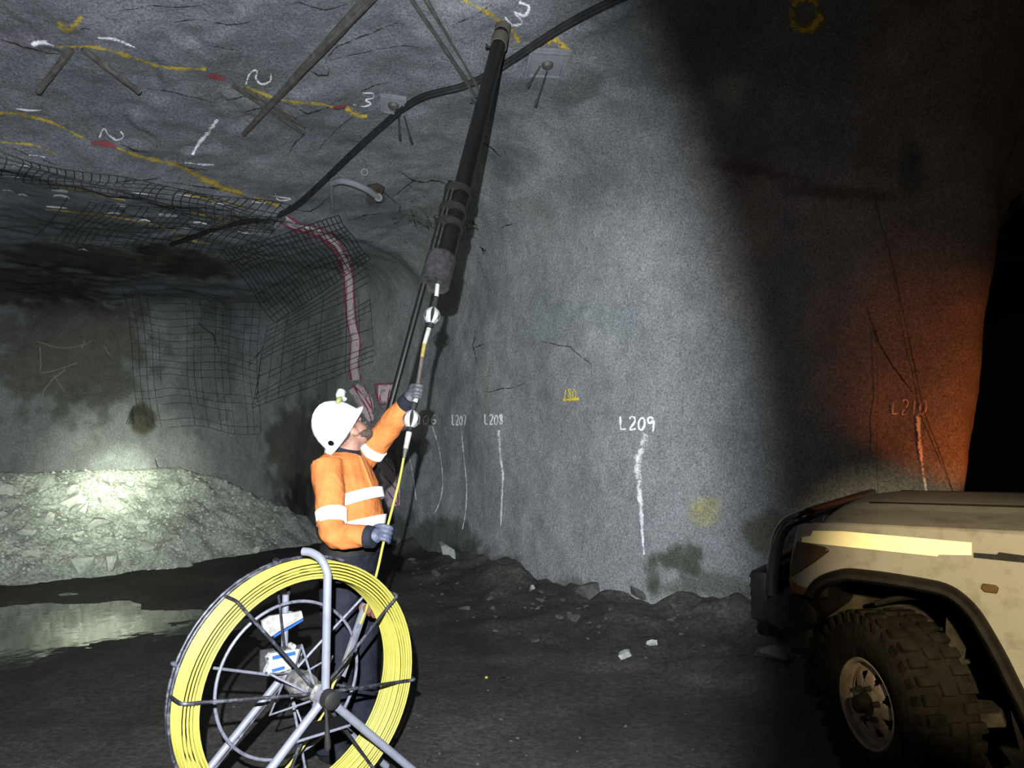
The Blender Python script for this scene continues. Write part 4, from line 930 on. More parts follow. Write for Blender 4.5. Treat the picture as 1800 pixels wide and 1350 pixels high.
# guide arm with rusty rollers
ga, gb = rp(600, 1188, -.06), rp(643, 1062, -.14); gx_ = (gb - ga).normalized(); gn = RA; gy_ = gn.cross(gx_)
MB().box((ga + gb) / 2, ((gb - ga).length, .034, .018), Matrix((gx_, gy_, gn)).transposed(), .003).build('guide_arm', M['frame'], reel)
for d in (-.02, .03): MB().lathe([(.008, -.02), (.022, -.02), (.017, -.008), (.017, .008), (.022, .02), (.008, .02)], rp(650, 1074, -.13) + gy_ * d, RA, 16).build('roller', M['rust'], reel)
MB().tube(catmull([rc(.04, R(20), .1), rp(598, 1180, .02), rp(618, 1140, -.04), rp(632, 1098, -.10)], 5), .010, 6).build('cable_wrap', M['cagepale'], reel)
# white paddle clamp and counter box on the rear post
def onrear(px, py, d=0.0): return rp(px, py, -.165 + d)
rot = Matrix((RH, RZ, RA)).transposed()
def plate_px(name, pts, d, th, m, parent=reel):
    P = [onrear(x, y, d) for x, y in pts]; mb = MB(); n = len(P); D = -RA * th
    mb.add(P + [p + D for p in P], [tuple(range(n)), tuple(range(2 * n - 1, n - 1, -1))] + [(i, i + n, (i + 1) % n + n, (i + 1) % n) for i in range(n)]); return mb.build(name, M[m], parent, ang=30)
pd = plate_px('paddle', [(461, 1092), (475, 1083), (500, 1079), (522, 1076), (530, 1074), (533, 1086), (510, 1099), (490, 1110), (474, 1121), (464, 1118)], .03, .014, 'offwhite')
pd['label'] = 'dirty white plastic paddle clamped to the rear post'
plate_px('blue_edge', [(482, 1117), (500, 1107), (512, 1101), (533, 1088), (533, 1091), (512, 1104), (500, 1110), (482, 1121)], .032, .016, 'blueplastic', pd)
MB().lathe([(.016, -.018), (.024, -.018), (.024, .018), (.016, .018)], onrear(505, 1084), RZ, 16).build('clamp', M['whiteplastic'], pd)
MB().lathe([(.001, .03), (.009, .03), (.009, 0)], onrear(507, 1045), RZ, 10).build('post_plug', M['dark'], reel)
bx = plate_px('counter_plate', [(458, 1146), (460, 1143), (532, 1133), (534, 1136), (532, 1150), (530, 1168), (460, 1187), (457, 1184)], .028, .012, 'greyplastic'); bx['label'] = 'smoky plastic back plate of the counter box'
ct = plate_px('counter_box', [(470, 1157), (476, 1149), (505, 1143), (524, 1141), (533, 1143), (531, 1150), (525, 1158), (524, 1170), (505, 1178), (478, 1186), (466, 1185), (468, 1178), (473, 1168)], .055, .024, 'whiteplastic'); ct['label'] = 'white counter box with two blue strips'
plate_px('blue_strip', [(479, 1154), (519, 1145), (520, 1151), (480, 1160)], .058, .006, 'blueplastic', ct); plate_px('blue_strip', [(478, 1177), (500, 1171), (501, 1176), (479, 1182)], .058, .006, 'blueplastic', ct)
for x, y in ((470, 1158), (468, 1183), (529, 1146), (514, 1134)): MB().lathe([(.001, .006), (.005, .006), (.006, 0)], onrear(x, y, .055), RA, 8).build('screw', M['steel'], ct)
MB().lathe([(.001, .012), (.011, .012), (.013, .0), (.013, -.02)], onrear(514, 1136, .05), RA, 14).build('eyelet', M['lampglass'], ct)
# yellow rod from the reel up through both hands
path = [rc(.43, R(-118), 0), rc(.30, R(-100), .01), rc(.16, R(-60), .02), rp(585, 1205, .02), rp(607, 1160, -.045), rp(640, 1080, -.115), rp_(653, 1040), rp_(664, 1000), rp_(675, 950), rp_(690, 892), rp_(702, 845), rp_(710, 803)]
o = MB().tube(catmull(path, 8), .0060, 8).build('yellow_rod', M['rodyellow']); tag(o, 'single yellow rod running from the reel up through the worker right hand', 'rod')

# ------------------------------------------------------------------ worker
WY = 3.75
FWD = Vector((.94, -.34, 0)).normalized(); LAT = Vector((.34, .94, 0)).normalized()
W0 = at(612, 900, WY); person = empty('person', (W0.x, W0.y, 0), 'person in orange long sleeved shirt and white helmet, arm raised, looking up at the pipe', 'person')
c_ = Vector((-.70, -.40, .58)).normalized(); g_ = Vector((.5, .6, .62)); g_ = (g_ - c_ * c_.dot(g_)).normalized(); r_ = g_.cross(c_)
BC = at(596, 752, 3.72); HC = BC - c_ * .045 + g_ * .004
def hp(g, r, c): return HC + g_ * g + r_ * r + c_ * c
tors = [(.90, 618, .165, .125), (1.0, 622, .172, .130), (1.08, 625, .178, .135), (1.17, 627, .182, .142), (1.26, 620, .190, .145), (1.35, 613, .200, .140), (1.43, 606, .195, .128), (1.49, 604, .150, .105), (1.525, 606, .085, .078), (1.55, 607, .062, .062)]
def torso(grow=0.0, zlo=.0, zhi=9):
    out = []
    for z, px, a, b in tors:
        if zlo <= z <= zhi:
            x = (px - 900) / FPX * WY; out.append((Vector((x, WY, z)), LAT * (a + grow), FWD * (b + grow)))
    return out
def tor_at(z):
    zs = [t[0] for t in tors]; px, a, b = [float(np.interp(z, zs, [t[k] for t in tors])) for k in (1, 2, 3)]
    return Vector(((px - 900) / FPX * WY, WY, z)), a, b
shR = Vector((-.925, 3.585, 1.435)); elR = at(585, 938, 3.44); wrR = at(652, 944, 3.38)
shL = Vector((-.815, 3.90, 1.475)); elL = at(683, 752, 3.83); wrL = at(718, 706, 3.73)
hips = [(Vector(((617 - 900) / FPX * WY, WY, .93)), s) for s in (-1, 1)]
def leg_pts(s):
    hp_ = Vector(((618 - 900) / FPX * WY, WY, .90)) + LAT * s * .085; kn = Vector((hp_.x, hp_.y, .48)) + LAT * s * .03 + FWD * .02; an = Vector((hp_.x, hp_.y, .10)) + LAT * s * .05
    return hp_, kn, an
b = MB()
b.loft(torso(-.02, 0, 1.6), 20)
for s in (-1, 1): b.limb(leg_pts(s), [.082, .058, .042], 12)
b.limb([shR, elR, wrR], [.052, .044, .030], 12); b.limb([shL, elL, wrL], [.052, .044, .030], 12)
nk = Vector((-.889, WY, 1.50)); b.limb([nk, nk.lerp(hp(-.02, 0, -.07), .5), hp(-.015, 0, -.03)], [.066, .060, .062], 14)
Rm = Matrix((g_, r_, c_)).transposed()
b.ell(hp(-.01, 0, .03), .098, .077, .095, 18, 12, Rm); b.ell(hp(.03, 0, -.045), .068, .060, .078, 16, 10, Rm); b.ell(hp(.055, 0, -.095), .035, .036, .028, 12, 8, Rm)
b.limb([hp(.088, 0, .015), hp(.105, 0, -.015), hp(.112, 0, -.032)], [.011, .013, .016], 8); b.ell(hp(.095, 0, -.075), .014, .026, .008, 10, 6, Rm)
for s in (-1, 1): b.ell(hp(-.005, s * .079, -.015), .024, .010, .034, 10, 8, Rm); b.ell(hp(.078, s * .034, .028), .018, .026, .010, 10, 6, Rm)
body = remesh(b, 'body', M['skin'], person, .0085, 4)
for s in (-1, 1): MB().ell(hp(.083, s * .033, .010), .012, .014, .011, 10, 8, Rm).build('eye', M['lampglass'], person)
b = MB(); b.ell(hp(.050, 0, -.088), .047, .056, .040, 16, 10, Rm); b.limb([hp(.01, -.070, -.055), hp(.045, -.05, -.09), hp(.06, 0, -.105), hp(.045, .05, -.09), hp(.01, .070, -.055)], [.016, .024, .028, .024, .016], 10); b.ell(hp(.102, 0, -.056), .012, .032, .010, 10, 6, Rm)
remesh(b, 'beard', M['hair'], person, .006, 3, lambda co: .003 * fbm(co, 60, 2))
b = MB(); b.ell(hp(-.02, 0, .012), .088, .082, .045, 16, 10, Rm); remesh(b, 'hair', M['hair'], person, .008, 2, lambda co: .003 * fbm(co, 60, 2))
# shirt
def wr(co): return .008 * fbm(co, 8, 3) + .0038 * np.sin((co[:, 2] * 1.2 + co[:, 0] * .6) * 70 + 5 * fbm(co, 5, 2)) * sstep(1.22, 1.08, co[:, 2])
b = MB(); b.loft(torso(0, .99, 1.53), 24)
def slv(sh, el, wr_, r): return [sh.lerp(el, -.12), sh.lerp(el, .35), el, el.lerp(wr_, .5), wr_], r
pts, rr = slv(shR, elR, wrR, [.082, .076, .066, .058, .046]); b.limb(pts, rr, 16)
pts, rr = slv(shL, elL, wrL, [.080, .076, .068, .060, .050]); b.limb(pts, rr, 16)
b.limb([shR + LAT * .03, Vector((-.885, WY, 1.46)), shL - LAT * .03], [.07, .085, .07], 14)
shirt = remesh(b, 'shirt', M['orange'], person, .0095, 5, wr)
# reflective bands, collar, cuffs, placket
def band_t(name, m, z0, z1, grow, tilt=0.0):
    rings = []
    for z in (z0, z0 + .001, z1 - .001, z1):
        c, a, bb = tor_at(z); gw = grow if z0 < z < z1 else grow - .012
        rings.append((c, LAT * (a + gw) + RZ * 0, FWD * (bb + gw) + RZ * tilt))
    return MB().loft(rings, 40).build(name, M[m], person)
band_t('reflective_band', 'tape', 1.235, 1.290, .012, .055); band_t('reflective_band', 'tape', 1.115, 1.165, .013, .035)
def band_l(name, m, sh, el, wr_, t0, t1, rad, seg=0):
    A, B = (sh, el) if seg == 0 else (el, wr_)
    p0, p1 = A.lerp(B, t0), A.lerp(B, t1); d = (p1 - p0).normalized()
    return MB().tube([p0 - d * .002, p0, p0.lerp(p1, .5), p1, p1 + d * .002], [rad[0] - .012, rad[0], (rad[0] + rad[1]) / 2, rad[1], rad[1] - .012], 24).build(name, M[m], person)
band_l('reflective_band', 'tape', shR, elR, wrR, .66, .85, (.0765, .0725)); band_l('reflective_band', 'tape', shL, elL, wrL, .28, .46, (.084, .081))
band_l('cuff', 'navy', shR, elR, wrR, .90, 1.08, (.055, .050), 1); band_l('cuff', 'navy', shL, elL, wrL, .86, 1.12, (.054, .048), 1)
ring = []
for k in range(24):
    t = 2 * math.pi * k / 24; ring.append(Vector((-.884, WY, 1.525)) + LAT * .082 * math.cos(t) + FWD * (.084 * math.sin(t) + .006) + RZ * (-.022 * math.sin(t)))
mb = MB(); v = []; f = []
for k, p in enumerate(ring):
    o_ = (p - Vector((-.884, WY, p.z))).normalized(); v += [p + RZ * .022 - o_ * .012, p + RZ * .026 - o_ * .004, p - RZ * .02 + o_ * .012, p - RZ * .024 + o_ * .002]
for k in range(24):
    for q in range(4): f.append((k * 4 + q, k * 4 + (q + 1) % 4, ((k + 1) % 24) * 4 + (q + 1) % 4, ((k + 1) % 24) * 4 + q))
mb.add(v, f).build('collar', M['navy'], person)
mb = MB()
for z0, z1 in ((1.30, 1.50),):
    P = []
    for z in np.linspace(z0, z1, 8):
        c, a, bb = tor_at(z); P.append(c + FWD * (bb + .006) - LAT * .012)
    mb.tube(P, .010, 6)
mb.build('placket', M['orange'], person)
# trousers, boots, belt
b = MB(); b.loft([(c - RZ * .0, x * 1.0, y * 1.0) for c, x, y in torso(.004, .88, 1.10)], 24)
for s in (-1, 1):
    h_, k_, a_ = leg_pts(s); b.limb([h_ + RZ * .06, h_, k_, a_ - RZ * .04], [.108, .106, .082, .078], 16)
remesh(b, 'trousers', M['navy'], person, .011, 4, lambda co: .006 * fbm(co, 8, 3))
for s in (-1, 1):
    _, _, a_ = leg_pts(s); b = MB(); gz = ground(a_.x, a_.y); a0 = Vector((a_.x, a_.y, gz))
    b.limb([a0 + RZ * .16, a0 + RZ * .09, a0 + RZ * .055 + FWD * .04, a0 + RZ * .045 + FWD * .16], [.056, .054, .052, .044], 12); b.ell(a0 + RZ * .03 + FWD * .07, .15, .05, .03, 14, 8, Matrix((FWD, LAT, RZ)).transposed())
    bo = remesh(b, 'boot', M['dark'], person, .008, 3)
band_t('belt', 'dark', 1.005, 1.045, .016)
# gloved hands
def hand(name, c, a, p, wrist, m, flip=1):
    a = a.normalized(); p = (p - a * p.dot(a)).normalized(); q = a.cross(p) * flip; b = MB()
    for i, (o_, L) in enumerate(((.032, .92), (.011, 1.0), (-.011, .95), (-.031, .80))):
        pts = [c + a * o_ * .9 + p * .040 - q * .022, c + a * o_ + p * .034 + q * .006]
        for t in np.linspace(35, 205 * L, 6): pts.append(c + a * (o_ * 1.0) + (p * math.cos(R(t)) + q * math.sin(R(t))) * .0255)
        b.tube(catmull(pts, 3), [.0118 - .0026 * k / ((len(pts) - 1) * 3) for k in range((len(pts) - 1) * 3 + 1)], 10)
    tp = [c + p * .038 - q * .035 + a * .018, c + p * .022 - q * .034 + a * .040, c - p * .004 - q * .028 + a * .046, c - p * .022 - q * .012 + a * .040]
    b.tube(catmull(tp, 4), [.0150 - .004 * k / 12 for k in range(13)], 10)
    b.ell(c + p * .036 - q * .030, .046, .021, .046, 16, 10, Matrix((a, p, q)).transposed())
    b.limb([c + p * .036 - q * .045, c.lerp(wrist, .6) + p * .016, wrist], [.031, .034, .038], 14)
    return remesh(b, name, M[m], person, .0042, 3)
cL = rp_(734, 690); aL = (rp_(740, 640) - rp_(728, 720)).normalized()
gl = hand('glove', cL, aL, Vector((-.75, -.1, -.1)), wrL.lerp(elL, -.06), 'glovedark', 1); gl['label'] = 'dark grey glove gripping the rod'
cR = rp_(677, 940); aR = (rp_(690, 892) - rp_(664, 1000)).normalized()
gr = hand('glove', cR, aR, Vector((-.55, -.75, 0)), wrR.lerp(elR, -.06), 'glove', 1); gr['label'] = 'blue grey glove closed on the yellow rod'
# helmet with brim, ribs and lamp
def dome(t, k):   # t 0 crown..1 rim
    a = 2 * math.pi * k; rg, rr2 = .142, .118
    return a, rg, rr2
hm = MB(); v = []; f = []; n = 48; prof = [(0.02, .150), (.25, .147), (.48, .134), (.68, .112), (.84, .082), (.95, .045), (1.0, .008), (1.02, -.004), (1.10, -.010), (1.20, -.018), (1.21, -.022), (1.17, -.020), (1.0, -.010), (.96, .0)]
for s_, hgt in prof:
    for k in range(n):
        a = 2 * math.pi * k / n; e = 1.0
        if s_ > 1.01: e = 1 + (.03 * max(0, math.cos(a)) ** 2 + .03 * max(0, -math.cos(a))) * (s_ - 1) / .2
        rib = .006 * math.exp(-((math.sin(a) * s_) / .10) ** 2) * (1 if s_ < .9 else 0) + .004 * (math.exp(-((math.sin(a) * s_ - .45) / .06) ** 2) + math.exp(-((math.sin(a) * s_ + .45) / .06) ** 2)) * (1 if s_ < .9 else 0)
        v.append(BC + g_ * (.133 * s_ * e * math.cos(a) + .004) + r_ * (.113 * s_ * e * math.sin(a)) + c_ * (hgt + rib - (.012 * math.cos(a) ** 2 if s_ > 1.01 else 0)))
for i in range(len(prof) - 1):
    for k in range(n): f.append((i * n + k, i * n + (k + 1) % n, (i + 1) * n + (k + 1) % n, (i + 1) * n + k))
f.append(tuple(range(n)))
hm.add(v, f); helmet = hm.build('helmet', M['helmet'], person, ang=60)
lc = at(598, 695, 3.70) ; ld = (g_ + c_ * .25).normalized()
MB().lathe([(.001, .030), (.020, .030), (.024, .024), (.024, -.004), (.016, -.018), (.001, -.02)], lc + r_ * .0, ld, 18).build('helmet_lamp', M['lampglass'], helmet)
MB().ell(lc - ld * .022 - g_ * .012 + r_ * .012, .026, .015, .014, 12, 8, Rm).build('lamp_clip', M['limeplastic'], helmet)
MB().box(lc - c_ * .022 - ld * .004, (.016, .03, .03), Rm, .004).build('lamp_bracket', M['whiteplastic'], helmet)
MB().ell(BC - g_ * .118 + c_ * .004 + r_ * .045, .012, .02, .016, 10, 8, Rm).build('helmet_slot', M['canvas'], helmet)

# ------------------------------------------------------------------ vehicle at right, nose towards the wall
TO = Vector((1.73, 3.13, 0)); TF = Vector((-.8, .6, 0)); TN = Vector((-.6, -.8, 0))
truck = empty('utility_vehicle', TO, 'muddy white off road vehicle nose at right with a glowing yellow tape stripe', 'vehicle', None, math.atan2(TF.y, TF.x))
def tl(x, y, z): return TO + TF * x + TN * y + RZ * z
def sp(px, py, y=0.0):
    p = atplane(px, py, TO + TN * y, TN); return (p - TO).dot(TF), p.z
def side(name, pts, y, th, m, parent=truck, bevel=0.0, lab=None, ang=35):
    q = [sp(a, b, y) if b > 5 else (a, b) for a, b in pts]
    o = MB().prism(q, TO + TN * y, TF, RZ, -TN * th).build(name, M[m], parent, ang=ang)
    if bevel:
        md = o.modifiers.new('b', 'BEVEL'); md.width = bevel; md.segments = 2; md.limit_method = 'ANGLE'
    if lab: o['label'] = lab
    return o
# fender with its wheel opening
arch = [(1428, 1046), (1438, 1030), (1455, 1019), (1478, 1012), (1500, 1010), (1560, 1017), (1620, 1027), (1660, 1036), (1687, 1052), (1712, 1078), (1737, 1118), (1760, 1160), (1781, 1203), (1800, 1240), (1822, 1290)]
x9 = -.78; zt = sp(1800, 938)[1]
fen = [(1402, 922), (1395, 950), (1388, 990), (1387, 1016), (1391, 1042)] + arch
q = [sp(a, b) for a, b in fen] + [(x9, sp(1822, 1290)[1]), (x9, zt + .03), sp(1800, 938), sp(1700, 931), sp(1600, 926), sp(1500, 921), sp(1430, 918)]
o = MB().prism(q, TO, TF, RZ, -TN * .05).build('fender', M['truckpaint'], truck, ang=35)
md = o.modifiers.new('b', 'BEVEL'); md.width = .012; md.segments = 3; md.limit_method = 'ANGLE'; md.angle_limit = R(50)
fl = [sp(a, b) for a, b in arch]; P = catmull([tl(a, .012, b) for a, b in fl], 4)
mb = MB(); rings = []
for i, p in enumerate(P):
    t = (P[min(i + 1, len(P) - 1)] - P[max(i - 1, 0)]).normalized(); nrm = TN.cross(t).normalized()
    rings.append((p - nrm * 0 + RZ * 0, nrm * .030, TN * .05))
mb.loft(rings, 10).build('wheel_arch_flare', M['truckblack'], truck)
# wheel well liner and things inside it
mb = MB(); n = len(P); v = [p - TN * .03 for p in P] + [p - TN * .62 for p in P]
mb.add(v, [(i, i + 1, n + i + 1, n + i) for i in range(n - 1)]); mb.build('well_liner', M['mudgrey'], truck, fix=False)
xa, xb = sp(1428, 1046)[0], sp(1822, 1290)[0]
MB().box(tl((xa + xb) / 2, -.62, .62), (1.25, .03, .85), Matrix((TF, TN, RZ)).transposed(), .01).build('inner_panel', M['mudgrey'], truck)
TR = Matrix((TF, TN, RZ)).transposed()
MB().box(tl(-.1, -.50, .52), (1.5, .09, .14), TR, .012).build('chassis_rail', M['truckblack'], truck)
def helix(c, r, h, turns, th):
    P_ = [c + TF * r * math.cos(t) + TN * r * math.sin(t) + RZ * (h * t / (2 * math.pi * turns)) for t in np.linspace(0, 2 * math.pi * turns, int(turns * 16))]
    return MB().tube(P_, th, 8)
helix(tl(-.12, -.42, .55), .065, .36, 5, .011).build('coil_spring', M['mudgrey'], truck)
MB().tube([tl(-.27, -.36, .42), tl(-.27, -.38, .70), tl(-.27, -.38, .701), tl(-.27, -.39, .93)], [.022, .022, .036, .036], 12).build('shock_absorber', M['mudgrey'], truck)
MB().tube([tl(.15, -.1, .39), tl(0, -.55, .38), tl(0, -1.2, .38), tl(-.02, -1.62, .39)], [.05, .055, .055, .05], 12).build('front_axle', M['truckblack'], truck)
side('splash_panel', [(1664, 1066), (1694, 1082), (1700, 1130), (1690, 1190), (1668, 1215), (1660, 1160)], -.30, .02, 'mudgrey')
MB().tube(catmull([tl(.2, -.3, .80), tl(0, -.28, .86), tl(-.25, -.26, .80), tl(-.42, -.3, .60)], 5), .014, 8).build('brake_hose', M['truckblack'], truck)
side('step_bracket', [(1688, 1252), (1760, 1256), (1770, 1280), (1690, 1282)], -.12, .20, 'mudgrey', bevel=.008)
side('mud_flap', [(1768, 1196), (1800, 1240), (1835, 1330), (1800, 1345), (1780, 1270)], -.06, .03, 'truckblack')
# bonnet: crowned panel with a raised centre
z0, z1 = sp(1410, 920)[1], zt; xf = sp(1418, 918)[0]; xs = np.r_[np.linspace(xf + .005, xf - .12, 7), np.linspace(xf - .2, -1.05, 12)]
ys = np.r_[np.linspace(0, .10, 6), np.linspace(.16, 1.58, 24), np.linspace(1.64, 1.74, 6)]
def bon(x, y):
    ze = z0 + (z1 - z0) * (xf - x) / (xf + .57); u = abs(y - .87) / .87
    z = ze + .012 + .058 * (1 - u ** 2.6) + (.022 * sstep(.62, .52, u)) * sstep(xf - .05, xf - .25, x) - .07 * max(0, 1 - (xf - x) / .12) ** 2.2
    return float(z)
mb = MB(); v = []; n = len(ys)
for x in xs:
    for y in ys: v.append(tl(x, -y - .002, bon(x, y)))
f = [(i * n + k, i * n + k + 1, (i + 1) * n + k + 1, (i + 1) * n + k) for i in range(len(xs) - 1) for k in range(n - 1)]
m0 = len(v); rim = [i * n for i in range(len(xs))]
v += [p - RZ * .05 for p in v[:n]]; f += [(k, k + 1, m0 + k + 1, m0 + k) for k in range(n - 1)]
m1 = len(v); v += [v[i * n] - RZ * .012 - TN * .006 for i in range(len(xs))]; f += [(i * n, (i + 1) * n, m1 + i + 1, m1 + i) for i in range(len(xs) - 1)]
mb.add(v, f).build('bonnet', M['truckpaint'], truck, ang=30)
MB().tube([tl(xf, -.012, z0 + .004), tl(-.57, -.012, z1 + .004), tl(-1.05, -.012, z1 + .03)], .006, 6).build('bonnet_gap', M['truckblack'], truck)
ridge = MB()
for yy in (-.40, -1.34): ridge.tube([tl(xf - .2, yy, bon(xf - .2, .40) + .002), tl(-.5, yy, bon(-.5, .4) + .002), tl(-1.0, yy, bon(-1.0, .4) + .002)], .006, 6)
ridge.build('bonnet_crease', M['truckblack'], truck)
side('tape_stripe', [(1429, 933), (1483, 934), (1708, 954), (1708, 976), (1650, 975), (1648, 978), (1409, 953), (1410, 944), (1425, 942)], .005, .006, 'trucktape', lab='bright yellow reflective tape stripe')
side('side_moulding', [(1712, 972), (1752, 975), (1756, 971), (1800, 977), (1860, 984), (1860, 997), (1800, 989), (1712, 980)], .008, .012, 'truckblack')
side('corner_lamp', [(1400, 951), (1450, 962), (1458, 969), (1430, 990), (1389, 1016), (1387, 1000), (1393, 972)], .008, .03, 'amber', bevel=.006, lab='dirty amber corner lamp')
side('side_indicator', [(1727, 1026), (1750, 1029), (1756, 1034), (1753, 1044), (1730, 1041), (1724, 1034)], .012, .02, 'ambersmall', bevel=.004, lab='small amber side lamp')
# front: grille, bumper, bull bar
MB().box(tl(xf - .03, -.87, .98), (.06, 1.5, .30), TR, .02).build('grille', M['truckblack'], truck)
for yy in (-.17, -1.57): MB().lathe([(.001, .05), (.07, .045), (.09, .02), (.095, -.02)], tl(xf - .01, yy, .99), TF, 20).build('headlamp', M['lampglass'], truck)
ba, bb = sp(1349, 1068, -.02), sp(1440, 1068, -.02)
MB().loft([(tl(ba[0], -y, .735), RZ * h_, TF * w_) for y, h_, w_ in ()] or [(tl((ba[0] + bb[0]) / 2, y, (ba[1] + bb[1]) / 2 - .015), RZ * h_, TF * w_) for y, h_, w_ in ((.045, .075, .115), (.042, .085, .125), (-.10, .09, .13), (-.85, .09, .16), (-1.65, .09, .13), (-1.78, .085, .125), (-1.79, .06, .10))], 18).build('bumper', M['truckblack'], truck)
w0, w1 = sp(1318, 1002, -.05), sp(1352, 1094, -.05)
MB().box(tl((w0[0] + w1[0]) / 2, -.87, (w0[1] + w1[1]) / 2), (abs(w0[0] - w1[0]), 1.66, abs(w0[1] - w1[1])), TR, .02).build('bumper_channel', M['truckblack'], truck)
mb = MB()
for k in range(5): mb.box(tl(w0[0] + .004, -.12, w1[1] + .03 + k * .045), (.015, .10, .018), TR, .004)
mb.build('channel_ribs', M['bullbar'], truck)
hoop = [(1357, 1046), (1359, 1005), (1366, 955), (1374, 934), (1388, 917), (1412, 908)]
HP = [tl(*(lambda s_: (s_[0], -.06, s_[1]))(sp(a, b, -.06))) for a, b in hoop]
top = HP[-1]; tx, tz = (top - TO).dot(TF), top.z
full = HP + [tl(tx - .02, -.16, tz + .012), tl(tx - .02, -.87, tz + .012), tl(tx - .02, -1.58, tz + .012)] + [tl((p - TO).dot(TF), -1.68, p.z) for p in HP[::-1]]
MB().tube(catmull(full, 5), .031, 12).build('bull_bar', M['bullbar'], truck)
mb = MB()
for yy in (-.55, -1.19): mb.tube([tl(sp(1357, 1046, -.06)[0], yy, .80), tl(tx + .06, yy, 1.0), tl(tx - .02, yy, tz + .01)], .022, 10)
mb.tube([tl(sp(1362, 980, -.06)[0], -.06, 1.0), tl(sp(1362, 980, -.06)[0], -1.68, 1.0)], .02, 10)
mb.build('bar_uprights', M['bullbar'], truck)
side('body_corner', [(1386, 1016), (1392, 1042), (1425, 1048), (1425, 1036), (1400, 1030)], .01, .06, 'rust')
# wheel turned towards the wall
hx, hz = sp(1525, 1237, .02); WC = tl(hx, .02, hz)
WN = Vector((-.99, -.14, .0)).normalized()
def make_wheel(C, N, name='wheel'):
    wl = bpy.data.objects.new(name, None); col.objects.link(wl); wl.parent = truck; wl.location = wm(truck).inverted() @ C
    wl.empty_display_size = .1
    S_ = .985
    MB().lathe([(r * S_, h) for r, h in ((.184, -.03), (.190, .0), (.205, .018), (.27, .034), (.33, .030), (.365, .014), (.383, -.012), (.388, -.06), (.388, -.18), (.383, -.225), (.36, -.25), (.30, -.272), (.22, -.24))], C, N, 56).build('tyre', M['tyre'], wl)
    x, y, a = frame(N); mb = MB()
    for k in range(34):
        for s_, off in ((0, 0), (1, .5)):
            t = 2 * math.pi * (k + off) / 34; rr = x * math.cos(t) + y * math.sin(t); tt = a.cross(rr)
            h_ = -.035 if s_ == 0 else -.20
            mb.box(C + rr * .386 + a * h_, (.024, .042, .075), Matrix((rr, tt, a)).transposed(), .004)
            if s_ == 0: mb.box(C + rr * .362 + a * .020, (.045, .034, .014), Matrix((rr, tt, a)).transposed(), .003)
            if k % 2 == 0 and s_: mb.box(C + rr * .388 + a * -.115, (.02, .05, .06), Matrix((rr, tt, a)).transposed(), .004)
    mb.build('tread_block', M['tyre'], wl)
    mb = MB(); nt_, rs_ = 96, [.200, .188, .170, .155, .138, .120, .104, .090, .076, .055, .02]
    hs_ = [-.022, -.038, -.034, -.028, -.022, -.016, -.012, -.010, -.008, .004, .006]; v = []
    for r, h_ in zip(rs_, hs_):
        for k in range(nt_): t = 2 * math.pi * k / nt_; v.append(C + (x * math.cos(t) + y * math.sin(t)) * r * .87 + a * h_)
    f = []
    for i in range(len(rs_) - 1):
        for k in range(nt_):
            ph = (k % 12); hole = i in (3, 4, 5) and (abs(ph - 5.5) <= (2.6 if i == 3 else 1.6 if i == 4 else 0.6))
            if not hole: f.append((i * nt_ + k, i * nt_ + (k + 1) % nt_, (i + 1) * nt_ + (k + 1) % nt_, (i + 1) * nt_ + k))
    mb.add(v, f); o = mb.build('rim_disc', M['rim'], wl); md = o.modifiers.new('s', 'SOLIDIFY'); md.thickness = .008; md.offset = 0
    MB().lathe([(.170, -.03), (.176, .006), (.187, .014), (.193, .008), (.195, -.02), (.18, -.05), (.165, -.20), (.08, -.21), (.0, -.21)], C, N, 56).build('rim', M['rim'], wl)
    MB().lathe([(.001, .060), (.030, .058), (.036, .050), (.038, .012), (.052, .008), (.055, .0)], C, N, 20).build('hub', M['mudgrey'], wl)
    for k in range(6):
        t = 2 * math.pi * k / 6 + .3; MB().lathe([(.001, .022), (.010, .020), (.012, .0), (.014, -.008)], C + (x * math.cos(t) + y * math.sin(t)) * .070 + a * .002, N, 6).build('wheel_nut', M['mudgrey'], wl)
    return wl
make_wheel(WC, WN)
make_wheel(tl(-3.0, .02, .39), TN)
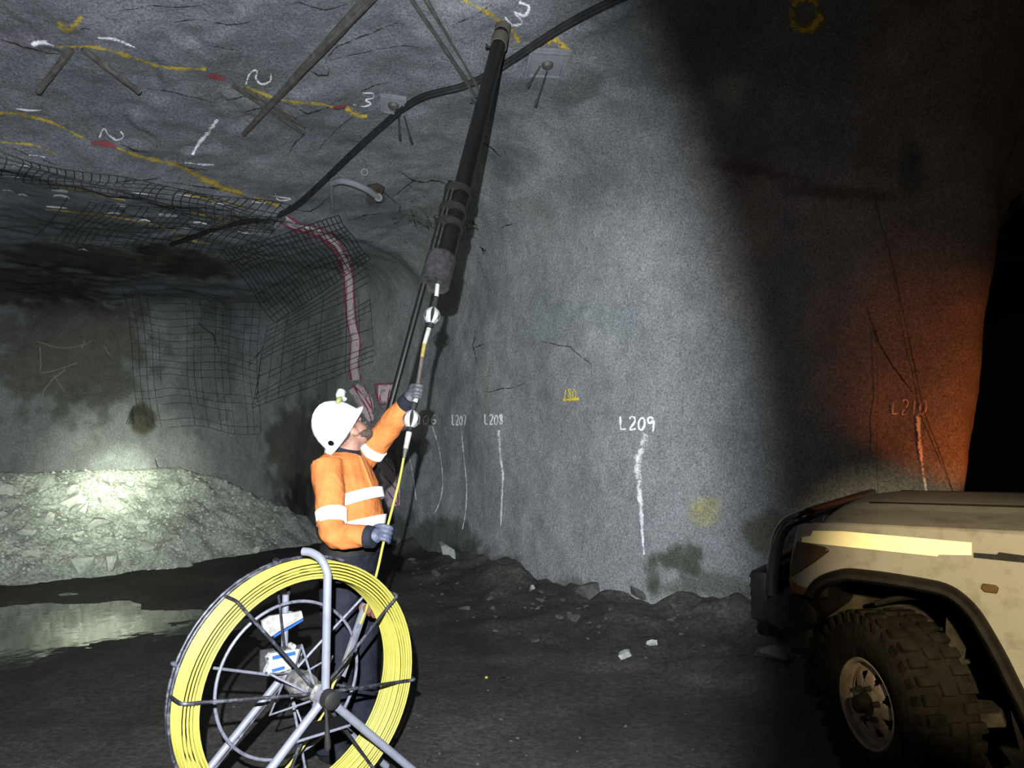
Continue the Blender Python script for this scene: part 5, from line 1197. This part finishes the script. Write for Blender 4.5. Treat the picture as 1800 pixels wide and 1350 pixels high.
# cab and tray behind the frame
cabx0, cabx1 = -.80, -1.85
o = MB().prism([(-.79, .48), (-.79, zt + .03), (-1.80, zt + .03), (-1.80, .48)], TO, TF, RZ, -TN * .06).build('door', M['truckpaint'], truck)
MB().box(tl(-1.62, .012, 1.06), (.16, .02, .03), TR, .006).build('door_handle', M['truckblack'], truck)
mb = MB()
def cabsec(x, zb, zt_): return [tl(x, -.02, zb), tl(x, -.10, zt_), tl(x, -1.64, zt_), tl(x, -1.72, zb)]
a, b_, c2, d = cabsec(-1.02, zt + .03, zt + .03), cabsec(-1.30, zt + .5, 1.88), cabsec(-1.80, zt + .5, 1.90), cabsec(-1.85, .6, .6)
def bar(p, q_, r): mb.tube([p, q_], r, 8)
A0, A1 = tl(-1.02, -.05, zt + .03), tl(-1.02, -1.69, zt + .03); B0, B1 = tl(-1.36, -.12, 1.84), tl(-1.36, -1.62, 1.84); C0, C1 = tl(-1.82, -.12, 1.86), tl(-1.82, -1.62, 1.86); D0, D1 = tl(-1.83, -.05, zt + .03), tl(-1.83, -1.69, zt + .03)
for p, q_ in ((A0, B0), (A1, B1), (C0, D0), (C1, D1), (B0, B1), (B0, C0), (B1, C1)): bar(p, q_, .035)
mb.build('cab_frame', M['truckpaint'], truck)
MB().box(tl(-1.59, -.87, 1.90), (.56, 1.56, .06), TR, .025).build('roof', M['truckpaint'], truck)
def pane(name, P4): 
    nn = (P4[1] - P4[0]).cross(P4[3] - P4[0]).normalized() * .004; MB().add(P4 + [p + nn for p in P4], [(0, 1, 2, 3), (7, 6, 5, 4), (0, 4, 5, 1), (1, 5, 6, 2), (2, 6, 7, 3), (3, 7, 4, 0)]).build(name, M['glassdark'], truck, smooth=False)
pane('windscreen', [A0, A1, B1, B0]); pane('side_window', [A0, B0, C0, D0]); pane('rear_window', [D0, C0, C1, D1])
MB().box(tl(-1.32, -.87, .86), (1.05, 1.60, .76), TR, .02).build('cab_tub', M['truckblack'], truck)
MB().box(tl(-3.0, -.87, .92), (2.1, 1.8, .10), TR, .015).build('tray', M['truckblack'], truck)
MB().box(tl(-2.0, -.87, .62), (4.0, .9, .12), TR, .015).build('chassis', M['truckblack'], truck)
lp = Vector((3.33, 4.12, 1.18)); MB().box(lp + TN * .07 - RZ * .0, (.12, .07, .07), TR, .015).build('far_side_lamp', M['amber'], truck)
